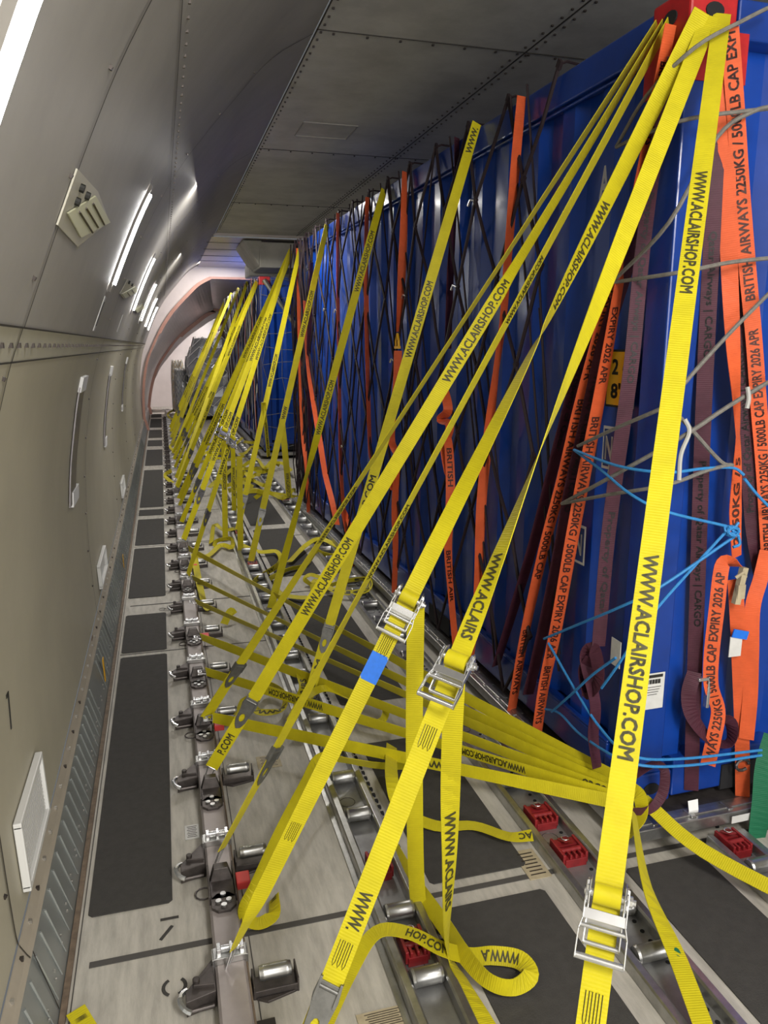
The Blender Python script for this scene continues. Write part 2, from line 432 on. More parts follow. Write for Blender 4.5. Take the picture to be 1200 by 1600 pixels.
def wallmesh():
    mb = MB()
    def stripz(z0, z1, mi, off=0):
        P = [q for q in PF if z0 < q[1] < z1]
        P = [(pz(z0), z0)]+P+[(pz(z1), z1)]
        mb.mi = mi
        mb.grid([[V((x+off, y, z)) for x, z in P] for y in (Y0, 2, 6, 10, Y1)])
    stripz(0, .205, 4); stripz(.205, .255, 5, .004); stripz(.255, 1.715, 0); stripz(1.715, 1.79, 2, .003); stripz(1.79, 3.395, 1)
    def run(y, z0, z1, wd=.009, mi=3, off=.005):
        P = [(pz(z0), z0)]+[q for q in PF if z0 < q[1] < z1]+[(pz(z1), z1)]; mb.mi = mi
        rows = []
        for dy in (-wd/2, wd/2):
            rows.append([V((x, y+dy, z))+pn(z)[0]*off for x, z in P])
        mb.grid(rows)
    for y in SEAMS:
        if y < Y0: continue
        run(y, .255, 1.715); run(y, 1.715, 1.79, off=.006); run(y+.02, 1.79, 3.39)
        run(y, .21, .255, .005, off=.008)
        run(y+.03, .01, .205, .006)
        for k in range(14):                     # screws beside the seam
            z = .42+k*.21
            if z > 3.3: break
            n, t = pn(z); p = V((pz(z), y-.025-.02*(k % 2), z)); mb.mi = 6
            mb.box(p+n*.002, (.009, .009, .009), Matrix.Rotation(.6, 3, 'Y'))
    for z in (1.715, 1.79, 2.60):               # lengthwise joints
        n, t = pn(z); mb.mi = 3; p = V((pz(z), 0, z))+n*.005
        mb.grid([[p+t*.0022+V((0, y, 0)) for y in (Y0, 3, Y1)], [p-t*.0022+V((0, y, 0)) for y in (Y0, 3, Y1)]])
    y = -.4
    while y < 15:                               # rivets of the waist band and of the upper joint
        n, t = pn(1.752); mb.mi = 6; p = V((pz(1.752), y, 1.752))+n*.005
        mb.box(p, (.008, .012, .011)); 
        n, t = pn(2.64); mb.box(V((pz(2.64), y+.03, 2.64))+n*.001, (.008, .008, .008))
        y += .10
    y = .9
    while y < 15:                               # screws of the lower strip
        mb.mi = 7 if int(y*10) % 3 else 6; mb.box(V((pz(.235)+.006, y, .235)), (.010, .010, .010)); 
        for dz in (.06, .075): mb.mi = 7; mb.box(V((pz(dz)+.003, y+.05+dz, dz)), (.005, .006, .006))
        y += .135
    # pressed grooves of the metal kick panel
    y = .6
    while y < 14:
        if not 3.6 < y < 3.9:
            a = V((pz(.188)+.003, y, .188)); b = V((pz(.03)+.003, y+.012, .03)); mb.mi = 4
            mb.tube([a, b], [.005, .002], 6)
        y += .087
    return mb.build('wall_left', ['wall', 'upper', 'band', 'seam', 'kick', 'strip', 'screw', 'screw_l'], kind='structure')
wl = wallmesh()
for p in wl.data.polygons:
    if p.material_index in (0, 1, 2): p.use_smooth = True
# right wall (behind the freight), mirrored about the cabin's middle
XM = 2.75
mb = MB(); mb.grid([[V((2*XM-x, y, z)) for x, z in PF] for y in (Y0, 8, Y1+7)])
mb.build('wall_right', 'wall', kind='structure', smooth=True)
# ceiling
mb = MB(); ZC = 3.40
mb.mi = 0; mb.grid([[V((x, y, ZC)) for x in (.90, 2.12, 3.4, 4.6)] for y in (Y0, 5, 12.35)])
CS = [1.84+2.63*k for k in range(-1, 5)]
mb.mi = 1
for x in (.905, 2.12, 3.38, 4.59):
    mb.box((x, (Y0+12.35)/2, ZC-.002), (.007, 12.35-Y0, .004))
for y in CS: mb.box((2.75, y, ZC-.002), (3.7, .006, .004))
mb.mi = 2
yy = .3
while yy < 12:
    for x in (.93, 2.085, 2.155): mb.box((x, yy, ZC-.004), (.012, .012, .008))
    yy += .105
for y in CS:
    for k in range(14): mb.box((1.0+k*.19, y+.035, ZC-.004), (.012, .014, .008))
mb.mi = 3
for (x, y, sx, sy) in ((1.55, 3.55, .42, .55), (1.35, 6.4, .42, .4), (1.55, 2.1, .5, .5)):     # access hatches, raised rims
    for a, b, c, d in ((x-sx/2, y, .008, sy), (x+sx/2, y, .008, sy), (x, y-sy/2, sx, .008), (x, y+sy/2, sx, .008)):
        mb.box((a, b, ZC-.004), (c, d, .008))
mb.build('ceiling', ['ceil', 'seam', 'screw', 'upper'], kind='structure')
# floor
mb = MB(); mb.mi = 0
mb.grid([[V((x, y, 0)) for x in (-.37, 1, 3, 5.9)] for y in (Y0, 5, 12, 24)])
mb.mi = 1; mb.box((-.352, 10, .006), (.016, 26, .012))
for y in (-.6, 2.05, 5.30, 7.0, 9.2, 11.9, 14.4): mb.mi = 2; mb.box((1.2, y, .0012), (3.0, .022 if y < 5 else .012, .0024))
for y in (4.42, 6.95, 8.4, 10.1): mb.box((.1, y, .0012), (.85, .006, .0024))
mb.mi = 2
for x in (-.345, .145): mb.box((x+.01, 8, .001), (.003, 20, .002))
# seat track and plates near the camera
mb.mi = 3; mb.box((-.12, 1.70, .004), (.62, .05, .004)); mb.mi = 4
for x in (-.19, -.02): mb.box((x, 1.70, .010), (.07, .05, .008)); mb.cyl((x, 1.70, .012), (x, 1.70, .018), .014, 10)
mb.build('floor', ['floor', 'gutter', 'line', 'seam', 'steel'], kind='structure')
# stencilled floor markings
mb = MB()
mb.box((-.075, 2.18, .0016), (.055, .010, .0016)); mb.box((-.085, 2.12, .0016), (.010, .062, .0016), Matrix.Rotation(-.6, 3, 'Z'))
def arc(cx, cy, r, a0, a1, wd=.010):
    p = [V((cx+r*math.cos(math.radians(a)), cy+r*math.sin(math.radians(a)), .002)) for a in range(a0, a1+1, 15)]
    mb.grid([[q+(q-V((cx, cy, .002))).normalized()*s for q in p] for s in (-wd/2, wd/2)])
arc(-.065, 1.905, .030, 120, 250); arc(-.065, 1.905, .030, 290, 420)
for y, x in ((5.18, -.09), (5.16, -.06), (4.1, -.17), (6.45, -.17)):
    arc(x, y, .022, 20, 150, .006); arc(x, y, .022, 200, 330, .006)
mb.build('trim_1', 'matb', kind='structure')
def slab(name, x0, x1, y0, y1, label, group):
    mb = MB(); e = .012
    mb.prism([(x0, y0+e, 0.001), (x0+e, y0, .001), (x1-e, y0, .001), (x1, y0+e, .001), (x1, y1-e, .001), (x1-e, y1, .001), (x0+e, y1, .001), (x0, y1-e, .001)], (0, 0, .0035))
    return tag(mb.build(name, 'matb'), label, 'floor mat', group)
MY = [(2.25, 4.37), (4.44, 5.1), (5.47, 6.88), (7.0, 8.08), (8.27, 8.57), (8.71, 11.41), (11.85, 13.7), (14.2, 15.1), (15.5, 17.0), (17.5, 19.6), (20.0, 21.0)]
ORD = ['first', 'second', 'third', 'fourth', 'fifth', 'sixth', 'seventh', 'eighth', 'ninth', 'tenth', 'eleventh', 'twelfth', 'thirteenth', 'fourteenth', 'fifteenth', 'sixteenth',
       'seventeenth', 'eighteenth', 'nineteenth', 'twentieth']+['%s' % s for s in ('twenty-first', 'twenty-second', 'twenty-third', 'twenty-fourth', 'twenty-fifth', 'twenty-sixth', 'twenty-seventh', 'twenty-eighth', 'twenty-ninth', 'thirtieth', 'thirty-first', 'thirty-second', 'thirty-third', 'thirty-fourth', 'thirty-fifth', 'thirty-sixth')]
for i, (a, b) in enumerate(MY):
    slab('anti_slip_mat', -.32, -.065, a, b, 'dark grey anti-slip mat beside the curved wall, %s from the camera' % ORD[i], 'mats along the wall')
for i, (a, b) in enumerate([(1.0, 1.98), (2.10, 3.05), (3.45, 5.15), (5.7, 7.3), (7.5, 9.3), (9.6, 11.5), (12.2, 14.0)]):
    slab('anti_slip_mat', .76, 1.11, a, b, 'black anti-slip mat between the two roller trays, %s from the camera' % ORD[i], 'mats between the roller trays')
slab('anti_slip_mat', 1.42, 1.72, 1.0, 1.99, 'black anti-slip mat in front of the near container end, right of the perforated tray', 'mats between the roller trays')
slab('anti_slip_mat', 1.98, 2.6, 1.0, 1.96, 'black anti-slip mat right of the red-locked tray at the right edge', 'mats between the roller trays')
# the nose section beyond the freight
def inner(dx, zc, xc):       # a narrower liner profile
    return [(x+dx*(z/3.4), z*zc/3.4) for x, z in PF][:-1]+[(xc, zc)]
mb = MB()
P0 = list(PF); P1 = inner(.16, 3.15, 1.07); P2 = inner(.55, 2.68, .98); P3 = inner(.70, 2.50, 1.05)
rows = [(12.35, P0), (17, P0), (17.0, P1), (21.0, P2)]
def lrow(P, y): return [V((x, y, z)) for x, z in P]+[V((x, y, P[-1][1])) for x in (2.75, 4.4, 5.0)]
mb.mi = 0; mb.grid([lrow(P0, 17.0), lrow(P1, 17.02)]); mb.grid([lrow(P1, 17.02), lrow(P2, 21.0)])
mb.grid([lrow(P2, 21.0), lrow(P3, 21.05)]); mb.grid([lrow(P3, 21.05), lrow(P3, 23.5)])
mb.mi = 0; mb.grid([[V((x, 12.35, z)) for x in (.86, 2.75, 4.6)] for z in (3.36, 3.40)])
mb.grid([[V((x, y, 3.345)) for x in (.84, 1.7, 2.75, 4.6)] for y in (12.35, 14, 17)])
mb.mi = 1
for P, y, s in ((P1, 17.0, .05), (P2, 20.98, .07)):        # salmon frames
    A = lrow(P, y-.03); Bq = [V((p.x+(s if i < len(P) else 0), y-.03, p.z-(s*.9 if p.z > 2.0 else 0))) for i, p in enumerate(A)]
    mb.grid([A, Bq]); mb.grid([Bq, [q+V((0, .06, 0)) for q in Bq]])
mb.mi = 2
for y in (13.0, 13.9, 14.9, 15.8): mb.box((1.6, y, 3.342), (1.6, .01, .005))
mb.mi = 0; mb.grid([[V((x, 23.5, z)) for x in (-.5, 2, 6)] for z in (0, 1.5, 3.4)])
mb.build('wall_far', ['nose', 'salmon', 'seam'], kind='structure', smooth=False)
mb = MB(); mb.box((2.7, Y0-.03, 1.7), (7.2, .06, 3.5)); mb.build('wall_back', 'wall', kind='structure')
# ducts under the ceiling past the first container
mb = MB(); mb.box((2.55, 12.9, 3.12), (2.0, .9, .38)); mb.prism([(1.30, 12.45, 3.33), (1.55, 12.45, 2.95), (1.60, 12.45, 3.33)], (0, 1.2, 0))
mb.box((2.2, 13.8, 3.0), (1.4, .7, .22))
tag(mb.build('air_duct', 'ceil', bevel=.02), 'grey boxed air duct hanging under the ceiling above the gap between containers', 'duct')
# ------------------------------------------------------------------ wall fittings
def on_wall_box(name, y, z, dy, dz, th, m, off=0, parent=None, bevel=0):
    n, t = pn(z); mb = MB(); p = V((pz(z), y, z))+n*(off+th/2)
    R = Matrix((n, V((0, 1, 0)), t)).transposed(); mb.box(p, (th, dy, dz), R); return mb.build(name, m, parent, bevel=bevel)
def light(i, y):
    o = thing('wall_light', 'lit white tube light on the upper left wall, %s from the camera' % ORD[i] if i else 'glaring white tube light cut off by the upper left corner', 'light', (0, 0, 0), 'tube lights up the left wall')
    zs = [2.03+.36*k/6 for k in range(7)]
    def band(nm, z0, z1, m, h, dd, nseg=6):
        mb = MB(); rows = []
        for k in range(nseg+1):
            z = z0+(z1-z0)*k/nseg; n, t = pn(z); p = V((pz(z), y, z))+n*.002
            rows.append([p-V((0, h, 0)), p-V((0, h*.7, 0))+n*dd, p+V((0, h*.7, 0))+n*dd, p+V((0, h, 0))])
        mb.grid(rows); mb.add(rows[0], [(0, 1, 2, 3)]); mb.add(rows[-1], [(0, 1, 2, 3)]); return mb.build(nm, m, o)
    band('housing', 1.985, 2.43, 'lampend', .038, .012)
    band('tube', 2.02, 2.40, 'lamp', .026, .024)
for i, y in enumerate([y for y in LIGHT_Y if 0 < y < 16.5]): light(i, y)
def placard(lab, back, front, bolts, lines):
    o = thing('placard', lab, 'placard', (0, 0, 0), 'placards beside the wall lights')
    def quad(nm, pts, m, off):
        mb = MB(); vs = [onliner(x, y, off) for x, y in pts]; vs2 = [v+pn(v.z)[0]*.004 for v in vs]
        n = len(vs); mb.add(vs+vs2, [tuple(range(n)), tuple(range(n, 2*n))]+[(i, (i+1) % n, n+(i+1) % n, n+i) for i in range(n)])
        return mb.build(nm, m, o)
    quad('back_plate', back, 'band', .002); quad('printed_plate', front, 'placard', .008)
    for x, y in bolts:
        p = onliner(x, y, .004); mb = MB(); mb.cyl(p, p+pn(p.z)[0]*.012, .010, 10); mb.build('bolt', 'black', o)
    mb = MB()
    for a, b in lines:
        p, q = onliner(*a, .0135), onliner(*b, .0135); mb.tube([p, q], .003, 4)
    if lines: mb.build('print_lines', 'screw', o)
placard('pale yellow placard with three black bolts, nearest the camera on the upper wall', [(117, 262), (150, 298), (168, 345), (118, 384), (86, 350), (96, 322)], [(98, 330), (143, 303), (167, 345), (120, 368)],
        [(121, 291), (130, 303), (114, 312)], [((115, 327), (137, 360)), ((126, 321), (146, 352)), ((137, 314), (156, 348))])
placard('small pale placard just past the second wall light', [(198, 436), (211, 446), (214, 455), (192, 466), (186, 458)], [(188, 458), (208, 447), (213, 455), (193, 465)], [(199, 440), (204, 444)], [((196, 456), (200, 461)), ((203, 452), (207, 457))])
placard('farther pale placard below the third wall light', [(208, 482), (222, 474), (225, 482), (212, 489)], [(209, 483), (221, 476), (224, 481), (213, 488)], [], [])
def vent(px, py, dy, dz, lab, slats=True):
    p = onliner(px, py); y, z = p.y, p.z
    o = thing('wall_vent', lab, 'vent', (0, 0, 0))
    n, t = pn(z); R = Matrix((n, V((0, 1, 0)), t)).transposed(); c = V((pz(z), y, z)); mb = MB()
    for a, b, c1, c2 in ((-dy/2, 0, .018, dz), (dy/2, 0, .018, dz), (0, -dz/2, dy+.018, .018), (0, dz/2, dy+.018, .018)):
        mb.box(c+n*.014+R @ V((0, a, b)), (.022, c1, c2), R)
    mb.build('vent_frame', 'grille', o, bevel=.003)
    mb = MB(); mb.box(c+n*.004, (.004, dy, dz), R); mb.build('backing', 'seam' if slats else 'grille', o)
    if slats:
        mb = MB(); N = 15
        for i in range(N): mb.box(c+n*.010+R @ V((0, 0, -dz/2+(i+.5)*dz/N)), (.010, dy-.02, dz/N*.55), R)
        mb.build('louvres', 'grille', o)
vent(44, 1278, .37, .19, 'white louvred air vent low on the left wall nearest the camera')
vent(157, 885, .50, .13, 'plain white vent cover low on the wall, second from the camera', False)
vent(190, 760, .50, .13, 'farther white vent cover low on the wall', False)
# slotted strips, label plates
for (a, b, wpx, lab) in (((129, 592), (103, 800), .24, 'long grey metal strip with white end fittings on the wall, nearest'), ((173, 575), (160, 700), .13, 'grey metal strip on the wall, second from the camera'), ((198, 560), (190, 640), .13, 'grey metal strip on the wall, third from the camera')):
    pa, pb = onliner(*a), onliner(*b); o = thing('wall_track', lab, 'metal strip')
    y = pa.y; z0, z1 = pb.z, pa.z; mb = MB(); rows = []
    for k in range(13):
        z = z0+(z1-z0)*k/12; n, t = pn(z); c = V((pz(z), y+(pb.y-pa.y)*(1-k/12)*.3, z)); rows.append([c-V((0, wpx/2, 0))+n*.004, c-V((0, wpx/2, 0))+n*.010, c+V((0, wpx/2, 0))+n*.010, c+V((0, wpx/2, 0))+n*.004])
    mb.grid(rows); mb.build('strip', 'track', o)
    for z in (z0+.02, z1-.02):
        mb = MB(); n, t = pn(z); R = Matrix((n, V((0, 1, 0)), t)).transposed(); mb.box(V((pz(z), y, z))+n*.008, (.014, wpx+.01, .07), R)
        mb.build('end_fitting', 'white', o)
for px, py, dy, dz, lab in ((155, 490, .07, .16, 'narrow white label with dark letters above the rivet band'), (187, 505, .03, .12, 'thin white label on the upper wall farther along')):
    p = onliner(px, py); o = on_wall_box('wall_label', p.y, p.z, dy, dz, .003, 'paper'); tag(o, lab, 'label')
    if dy > .05:
        q = on_wall_box('print', p.y, p.z, .02, dz*.7, .002, 'black', .003, o)
p = onliner(145, 1000); tag(on_wall_box('wall_label', p.y, p.z, .08, .03, .003, 'gutter'), 'small tan diamond-looking plate just above the kick panel', 'label')
# black stencilled 7 on the wall
n, t = pn(.9); p = onliner(14, 1110); mb = MB(); n, t = pn(p.z)
R = Matrix((n, V((0, 1, 0)), t)).transposed(); c = V((pz(p.z), p.y, p.z))+n*.002
mb.box(c, (.002, .008, .11), R); mb.box(c+R @ V((0, -.012, .05)), (.002, .026, .010), R); mb.build('trim_2', 'black', kind='structure')
# yellow-and-black pull tags on the kick panel
for px, py in ((158, 1048), (190, 880)):
    r = ray(px, py); k = (-.385-CAM.x)/r.x; q = CAM+r*k; mb = MB()
    mb.prism([q+V((.012, -.03, .07)), q+V((.012, .01, .07)), q+V((.012, .05, -.07)), q+V((.012, .02, -.07))], (.004, 0, 0))
    tag(mb.build('pull_tag', 'plate'), 'yellow and black pull tag on the kick panel, %s' % ('nearer of the two' if px < 170 else 'farther of the two'), 'tag')

# ================================================================== FLOOR FITTINGS
# the left side rail
rail = thing('side_rail', 'long mauve-grey cargo rail running along the floor beside the mats', 'rail', (.09, 0, 0))
mb = MB()
for y0, y1 in ((-1, 22),):
    mb.prism([V((x, y0, z)) for x, z in ((-.043, 0), (-.043, .048), (-.036, .055), (.036, .055), (.043, .048), (.043, 0), (.037, 0), (.037, .046), (-.037, .046), (-.037, 0))], (0, y1-y0, 0))
mb.build('channel', 'rail', rail)
mb = MB(); mb.prism([V((x, -1, z)) for x, z in ((.043, .002), (.043, .05), (.048, .05), (.048, .002))], (0, 23, 0)); mb.build('worn_edge', 'gutter', rail)
mb = MB()
def oct_plate(mb, x, y, z, sx, sy, h=.006):
    mb.prism([(x-sx, y-sy*.5, z), (x-sx*.5, y-sy, z), (x+sx*.5, y-sy, z), (x+sx, y-sy*.5, z), (x+sx, y+sy*.5, z), (x+sx*.5, y+sy, z), (x-sx*.5, y+sy, z), (x-sx, y+sy*.5, z)], (0, 0, h))
# one lock with all its parts, then copies
def make_lock():
    t = thing('cargo_lock', '', 'cargo lock', (0, 0, 0), 'locks and rollers along the left rail')
    b = MB()        # tie-down clamp across the rail
    b.box((0, .02, .066), (.094, .045, .022)); b.box((-.046, .02, .05), (.008, .045, .05)); b.box((.046, .02, .05), (.008, .045, .05))
    b.build('clamp', 'steel', t, bevel=.002)
    b = MB(); b.cyl((-.034, .022, .088), (.034, .022, .088), .008, 10); b.box((-.030, .022, .085), (.012, .03, .022)); b.box((.004, .022, .085), (.010, .03, .022)); b.box((.034, .022, .085), (.012, .03, .022))
    b.build('stud', 'bright', t, bevel=.0015)
    b = MB()        # triangular guide arm on the wall side
    b.prism([(-.045, .035, .006), (-.045, -.085, .006), (-.125, -.105, .006), (-.125, -.070, .006)], (0, 0, .048))
    b.prism([(-.045, -.005, .002), (-.125, -.075, .002), (-.125, -.095, .002), (-.045, -.085, .002)], (0, 0, .045))
    b.prism([(-.048, .0, .045), (-.105, -.062, .045), (-.048, -.070, .045)], (0, 0, .018))
    b.cyl((-.096, -.050, .045), (-.096, -.050, .072), .010, 10)
    b.tube([(-.05, -.098, .02), (-.12, -.102, .02)], .007, 6)
    a = b.build('guide_arm', 'dsteel', t, bevel=.002)
    b = MB(); b.tube([(-.100-.040*math.cos(q), -.085+.042*math.sin(q), .050-.010*abs(q)) for q in [-1.25+j*.25 for j in range(10)]], .0075, 6)
    b.build('guide_tip', 'bright', a)
    b = MB()        # roller bracket on the cargo side
    b.box((.115, -.055, .003), (.125, .075, .005)); b.box((.115, -.090, .013), (.125, .005, .026)); b.box((.176, -.058, .022), (.005, .072, .044)); b.box((.056, -.058, .022), (.005, .07, .040))
    b.prism([(.06, -.094, .0), (.09, -.112, .0), (.17, -.094, .0)], (0, 0, .008))
    br = b.build('roller_bracket', 'dsteel', t, bevel=.0015)
    b = MB(); b.lathe((.072, -.052, .046), (1, 0, 0), [(0, .008), (.001, .019), (.010, .0205), (.013, .0215), (.018, .0205), (.074, .0205), (.078, .0215), (.082, .0205), (.090, .018), (.092, .008)], 18)
    b.build('roller', 'steel', br, smooth=True)
    return t
def make_latch(t, redm):
    b = MB(); b.prism([(-.038, -.175, .055), (-.022, -.165, .105), (.022, -.165, .105), (.038, -.175, .055)], (0, -.03, 0)); b.box((0, -.24, .060), (.074, .09, .012)); b.box((-.040, -.21, .065), (.005, .16, .03)); b.box((.040, -.21, .065), (.005, .16, .03))
    oct_plate(b, 0, -.30, .056, .038, .040, .010)
    l = b.build('latch', 'dsteel', t, bevel=.0015)
    b = MB()
    for x, y in ((0, -.27), (-.016, -.30), (.016, -.30), (0, -.32)): b.cyl((x, y, .062), (x, y, .072), .009, 10)
    b.build('latch_bolts', 'steel', l)
    if redm:
        b = MB(); b.box((.068, -.205, .055), (.044, .055, .028)); b.build('red_tab', 'redtag', l, bevel=.003)
        b = MB(); b.tube([(-.055+.028*math.cos(q*.52), -.18+.028*math.sin(q*.52), .012) for q in range(12)], .003, 6, True); b.build('pull_ring', 'dsteel', l)
LOCK_Y = [1.95, 2.49, 3.04, 3.57, 4.12, 4.71, 5.22, 5.72, 6.28, 6.83, 7.38, 7.93]
while LOCK_Y[-1] < 19.5: LOCK_Y.append(LOCK_Y[-1]+.53)
L0 = make_lock(); L1 = copy_tree(L0); make_latch(L1, True); L2 = copy_tree(L0); make_latch(L2, False)
used = set()
for i, y in enumerate(LOCK_Y):
    src = L1 if i in (1, 3, 5, 8) else (L2 if i in (2, 4, 7, 9, 11, 14) else L0)
    if src.name in used: o = copy_tree(src)
    else: o = src; used.add(src.name)
    o.location = (.09, y-.06, 0)
    o['label'] = 'steel %srail lock with side roller, %s from the camera' % ('red-tabbed ' if src is L1 else ('latched ' if src is L2 else ''), ORD[i])
# roller trays
def tray(x0, x1, y0, y1, lab, holes, rollers, locks, deep=0):
    o = thing('roller_tray', lab, 'roller tray', ((x0+x1)/2, 0, 0)); h = (x1-x0)/2; Ly = y1-y0
    b = MB(); b.box((0, (y0+y1)/2, .003), (2*h-.01, Ly, .005)); b.build('tray_floor', 'tray', o)
    for s in (-1, 1):
        b = MB(); b.prism([(s*(h-.030), y0, .002), (s*(h-.030), y0, .040), (s*(h-.024), y0, .046), (s*(h-.004), y0, .046), (s*h, y0, .040), (s*h, y0, .002)], (0, Ly, 0))
        if s > 0 or not holes: b.box((s*(h+.010), (y0+y1)/2, .004), (.02, Ly, .006))
        b.build('side_rail', 'steel', o, bevel=.001)
    b = MB(); y = .8
    while y < 9:
        if holes: b.cyl((h-.045, y, .003), (h-.045, y, .0075), .007, 8)
        else: b.box((h+.022, y, .006), (.012, .016, .01))
        y += .042
    b.build('hole_row', 'hole', o, kind='stuff')
    b = MB()
    for k in range(18):
        y = .95+.42*k; b.tube([V((-.012+.030*math.cos(a), y+.030*math.sin(a), .0062)) for a in [j*.3927 for j in range(16)]], .0012, 4, True)
    b.build('lightening_hole', 'dsteel', o, kind='stuff')
    first = None
    for y in rollers:
        if first is None:
            b = MB(); L = 2*h-.064; b.lathe((-L/2, 0, .034), (1, 0, 0), [(0, .008), (.001, .024), (.008, .027), (.012, .025), (L-.012, .025), (L-.008, .027), (L-.001, .024), (L, .008)], 18)
            first = r = b.build('roller', 'steel', o, smooth=True)
        else: r = first.copy(); C.objects.link(r)
        r.location = (0, y, 0)
    for y in locks:
        b = MB(); b.box((0, y+.012, .024), (2*h-.085, .040, .036)); b.box((0, y-.060, .020), (2*h-.095, .03, .030)); b.cyl((-h+.045, y-.03, .040), (h-.045, y-.03, .040), .010, 10)
        for q in (-1, 1): b.box((q*(h-.045), y-.02, .032), (.010, .10, .040))
        for q in (-.02, 0, .02): b.box((q, y-.062, .044), (.008, .026, .016))
        b.prism([(-.022, y+.028, .05), (.022, y+.028, .05), (.015, y-.01, .062), (-.015, y-.01, .062)], (0, -.01, 0))
        l = b.build('pallet_lock', 'red', o, bevel=.003)
        b = MB(); b.tube([V((.013*math.cos(a), y+.008+.013*math.sin(a), .060)) for a in [j*.6 for j in range(10)]], .002, 5); b.build('lock_spring', 'bright', l)
    return o
ry = lambda a, b, s, skip=(): [a+s*k for k in range(int((b-a)/s)) if k not in skip]
tray(.535, .69, .4, 21.5, 'roller tray on the floor nearest the left rail, with red locks near the camera', False, ry(.93, 21, .262, (5,)), [2.23, 1.86, 6.0, 7.1])
tray(1.18, 1.355, .4, 21.5, 'roller tray with a row of round holes beside the container pallet', True, [1.32, 1.62, 1.80, 2.55]+ry(3.3, 21, .30), [2.33, 2.12, 8.5])
tray(1.77, 1.93, .4, 2.02, 'roller tray leading under the near container end at the right', True, [1.55, 1.85], [2.0, 1.3])
# labels on the floor boards
for px, py, sx, sy, m, lab in ((300, 1300, .05, .085, 'paper', 'small white printed notice on the floor left of the rail'), (420, 1190, .10, .10, 'tan', 'tan printed notice on the floor boards right of the rail'), (830, 1350, .08, .15, 'tan', 'tan notice plate beside the perforated tray'), (600, 1592, .14, .06, 'tan', 'tan notice plate at the bottom edge left of the tray')):
    q = onZ(px, py, .002); mb = MB(); mb.box((q.x, q.y, .0025), (sx, sy, .0025)); o = tag(mb.build('floor_notice', m), lab, 'notice'); mb = MB()
    for k in range(7): mb.box((q.x-sx*.0+.0, q.y-sy*.36+k*sy*.12, .0042), (sx*(.7-.1*(k % 2)), sy*.03, .0008))
    mb.build('print_lines', 'screw', o)

# ================================================================== FREIGHT
def container(name, label, loc, rz, near):
    o = thing('shipping_container', label, 'shipping container', loc); o.rotation_euler.z = rz
    Wd, L, H = 2.44, 6.06, 2.65
    def corr(along, length, z0, z1, pitch, depth, flip):
        pts = []; q = 0; n = round(length/pitch); p = length/n
        for i in range(n):
            pts += [(q, 0), (q+p*.32, 0), (q+p*.5, depth), (q+p*.82, depth)]; q += p
        pts.append((length, 0)); mb = MB()
        def P(s_, d, z): return V((.03+d, .12+s_, z)) if along == 'y' else V((.12+s_, .03+d, z))
        mb.grid([[P(a, d, z) for a, d in pts] for z in (z0, (z0+z1)/2, z1)]); return mb
    corr('y', L-.24, .16, 2.54, .276, .036, 0).build('side_panel', 'blue', o)
    corr('x', Wd-.24, .16, 2.54, .26, .045, 0).build('end_panel', 'blue', o)
    for x, y in ((.06, .06), (Wd-.06, .06), (.06, L-.06), (Wd-.06, L-.06)):
        mb = MB(); mb.box((x, y, H/2), (.12, .12, H-.24)); mb.build('corner_post', 'blued', o, bevel=.006)
    mb = MB()
    mb.box((.035, L/2, H-.07), (.07, L-.34, .11)); mb.box((.02, L/2, H-.135), (.015, L-.34, .012)); mb.box((Wd/2, .04, H-.07), (Wd-.34, .08, .11)); mb.box((Wd/2, L-.04, H-.07), (Wd-.34, .08, .11))
    mb.box((.03, L/2, .085), (.06, L-.34, .15)); mb.box((.012, L/2, .165), (.024, L-.34, .012)); mb.box((Wd/2, .04, .085), (Wd-.34, .08, .15))
    mb.build('frame_rails', 'blued', o, bevel=.006)
    mb = MB(); mb.box((Wd/2, L/2, H-.05), (Wd-.05, L-.05, .03)); mb.box((Wd-.04, L/2, 1.3), (.03, L-.2, 2.4)); mb.box((Wd/2, L-.05, 1.3), (Wd-.2, .03, 2.4)); mb.box((Wd/2, L/2, .12), (Wd-.1, L-.1, .04))
    mb.build('roof_and_far_walls', 'blued', o)
    mb = MB()                                   # fork pockets, dark
    for x in (.55, 1.55): mb = MB(); mb.box((x, -.001, .05), (.33, .01, .10)); mb.build('fork_pocket', 'hole', o)
    for y in (1.9, 3.9): mb = MB(); mb.box((-.001, y, .05), (.01, .33, .10)); mb.build('fork_pocket', 'hole', o)
    for i, (x, y) in enumerate(((0, 0), (0, L-.178), (Wd-.162, 0), (Wd-.162, L-.178))):
        for z in (0, H-.118):
            mb = MB(); mb.box((x+.081, y+.089, z+.059), (.166, .182, .122)); c = mb.build('corner_casting', 'redp' if z > 1 else 'blued', o, bevel=.008)
            ov = [(.032*math.cos(a), .022*math.sin(a)) for a in [j*.45 for j in range(14)]]
            if x == 0: mb = MB(); mb.prism([(x-.006, y+.089+a, z+.059+b) for a, b in ov], (.004, 0, 0)); mb.build('casting_hole', 'hole', c)
            if y == 0: mb = MB(); mb.prism([(x+.081+a, y-.006, z+.059+b) for a, b in ov], (0, .004, 0)); mb.build('casting_hole', 'hole', c)
    return o
con = container('shipping_container', 'blue steel shipping container with red upper corners, nearest, strapped under a dark net', C1, CY, True)
con2 = container('shipping_container', 'dark blue shipping container farther back beyond the gap with one red upper corner', (1.50, 12.14, .12), 0, False)
# red paint patches around the near top corner
for nm, c, d in (('red_patch', (-.002, .10, 2.47), (.006, .20, .16)), ('red_patch', (.11, -.002, 2.47), (.20, .006, .14))):
    mb = MB(); mb.box(c, d); mb.build(nm, 'redp', con)
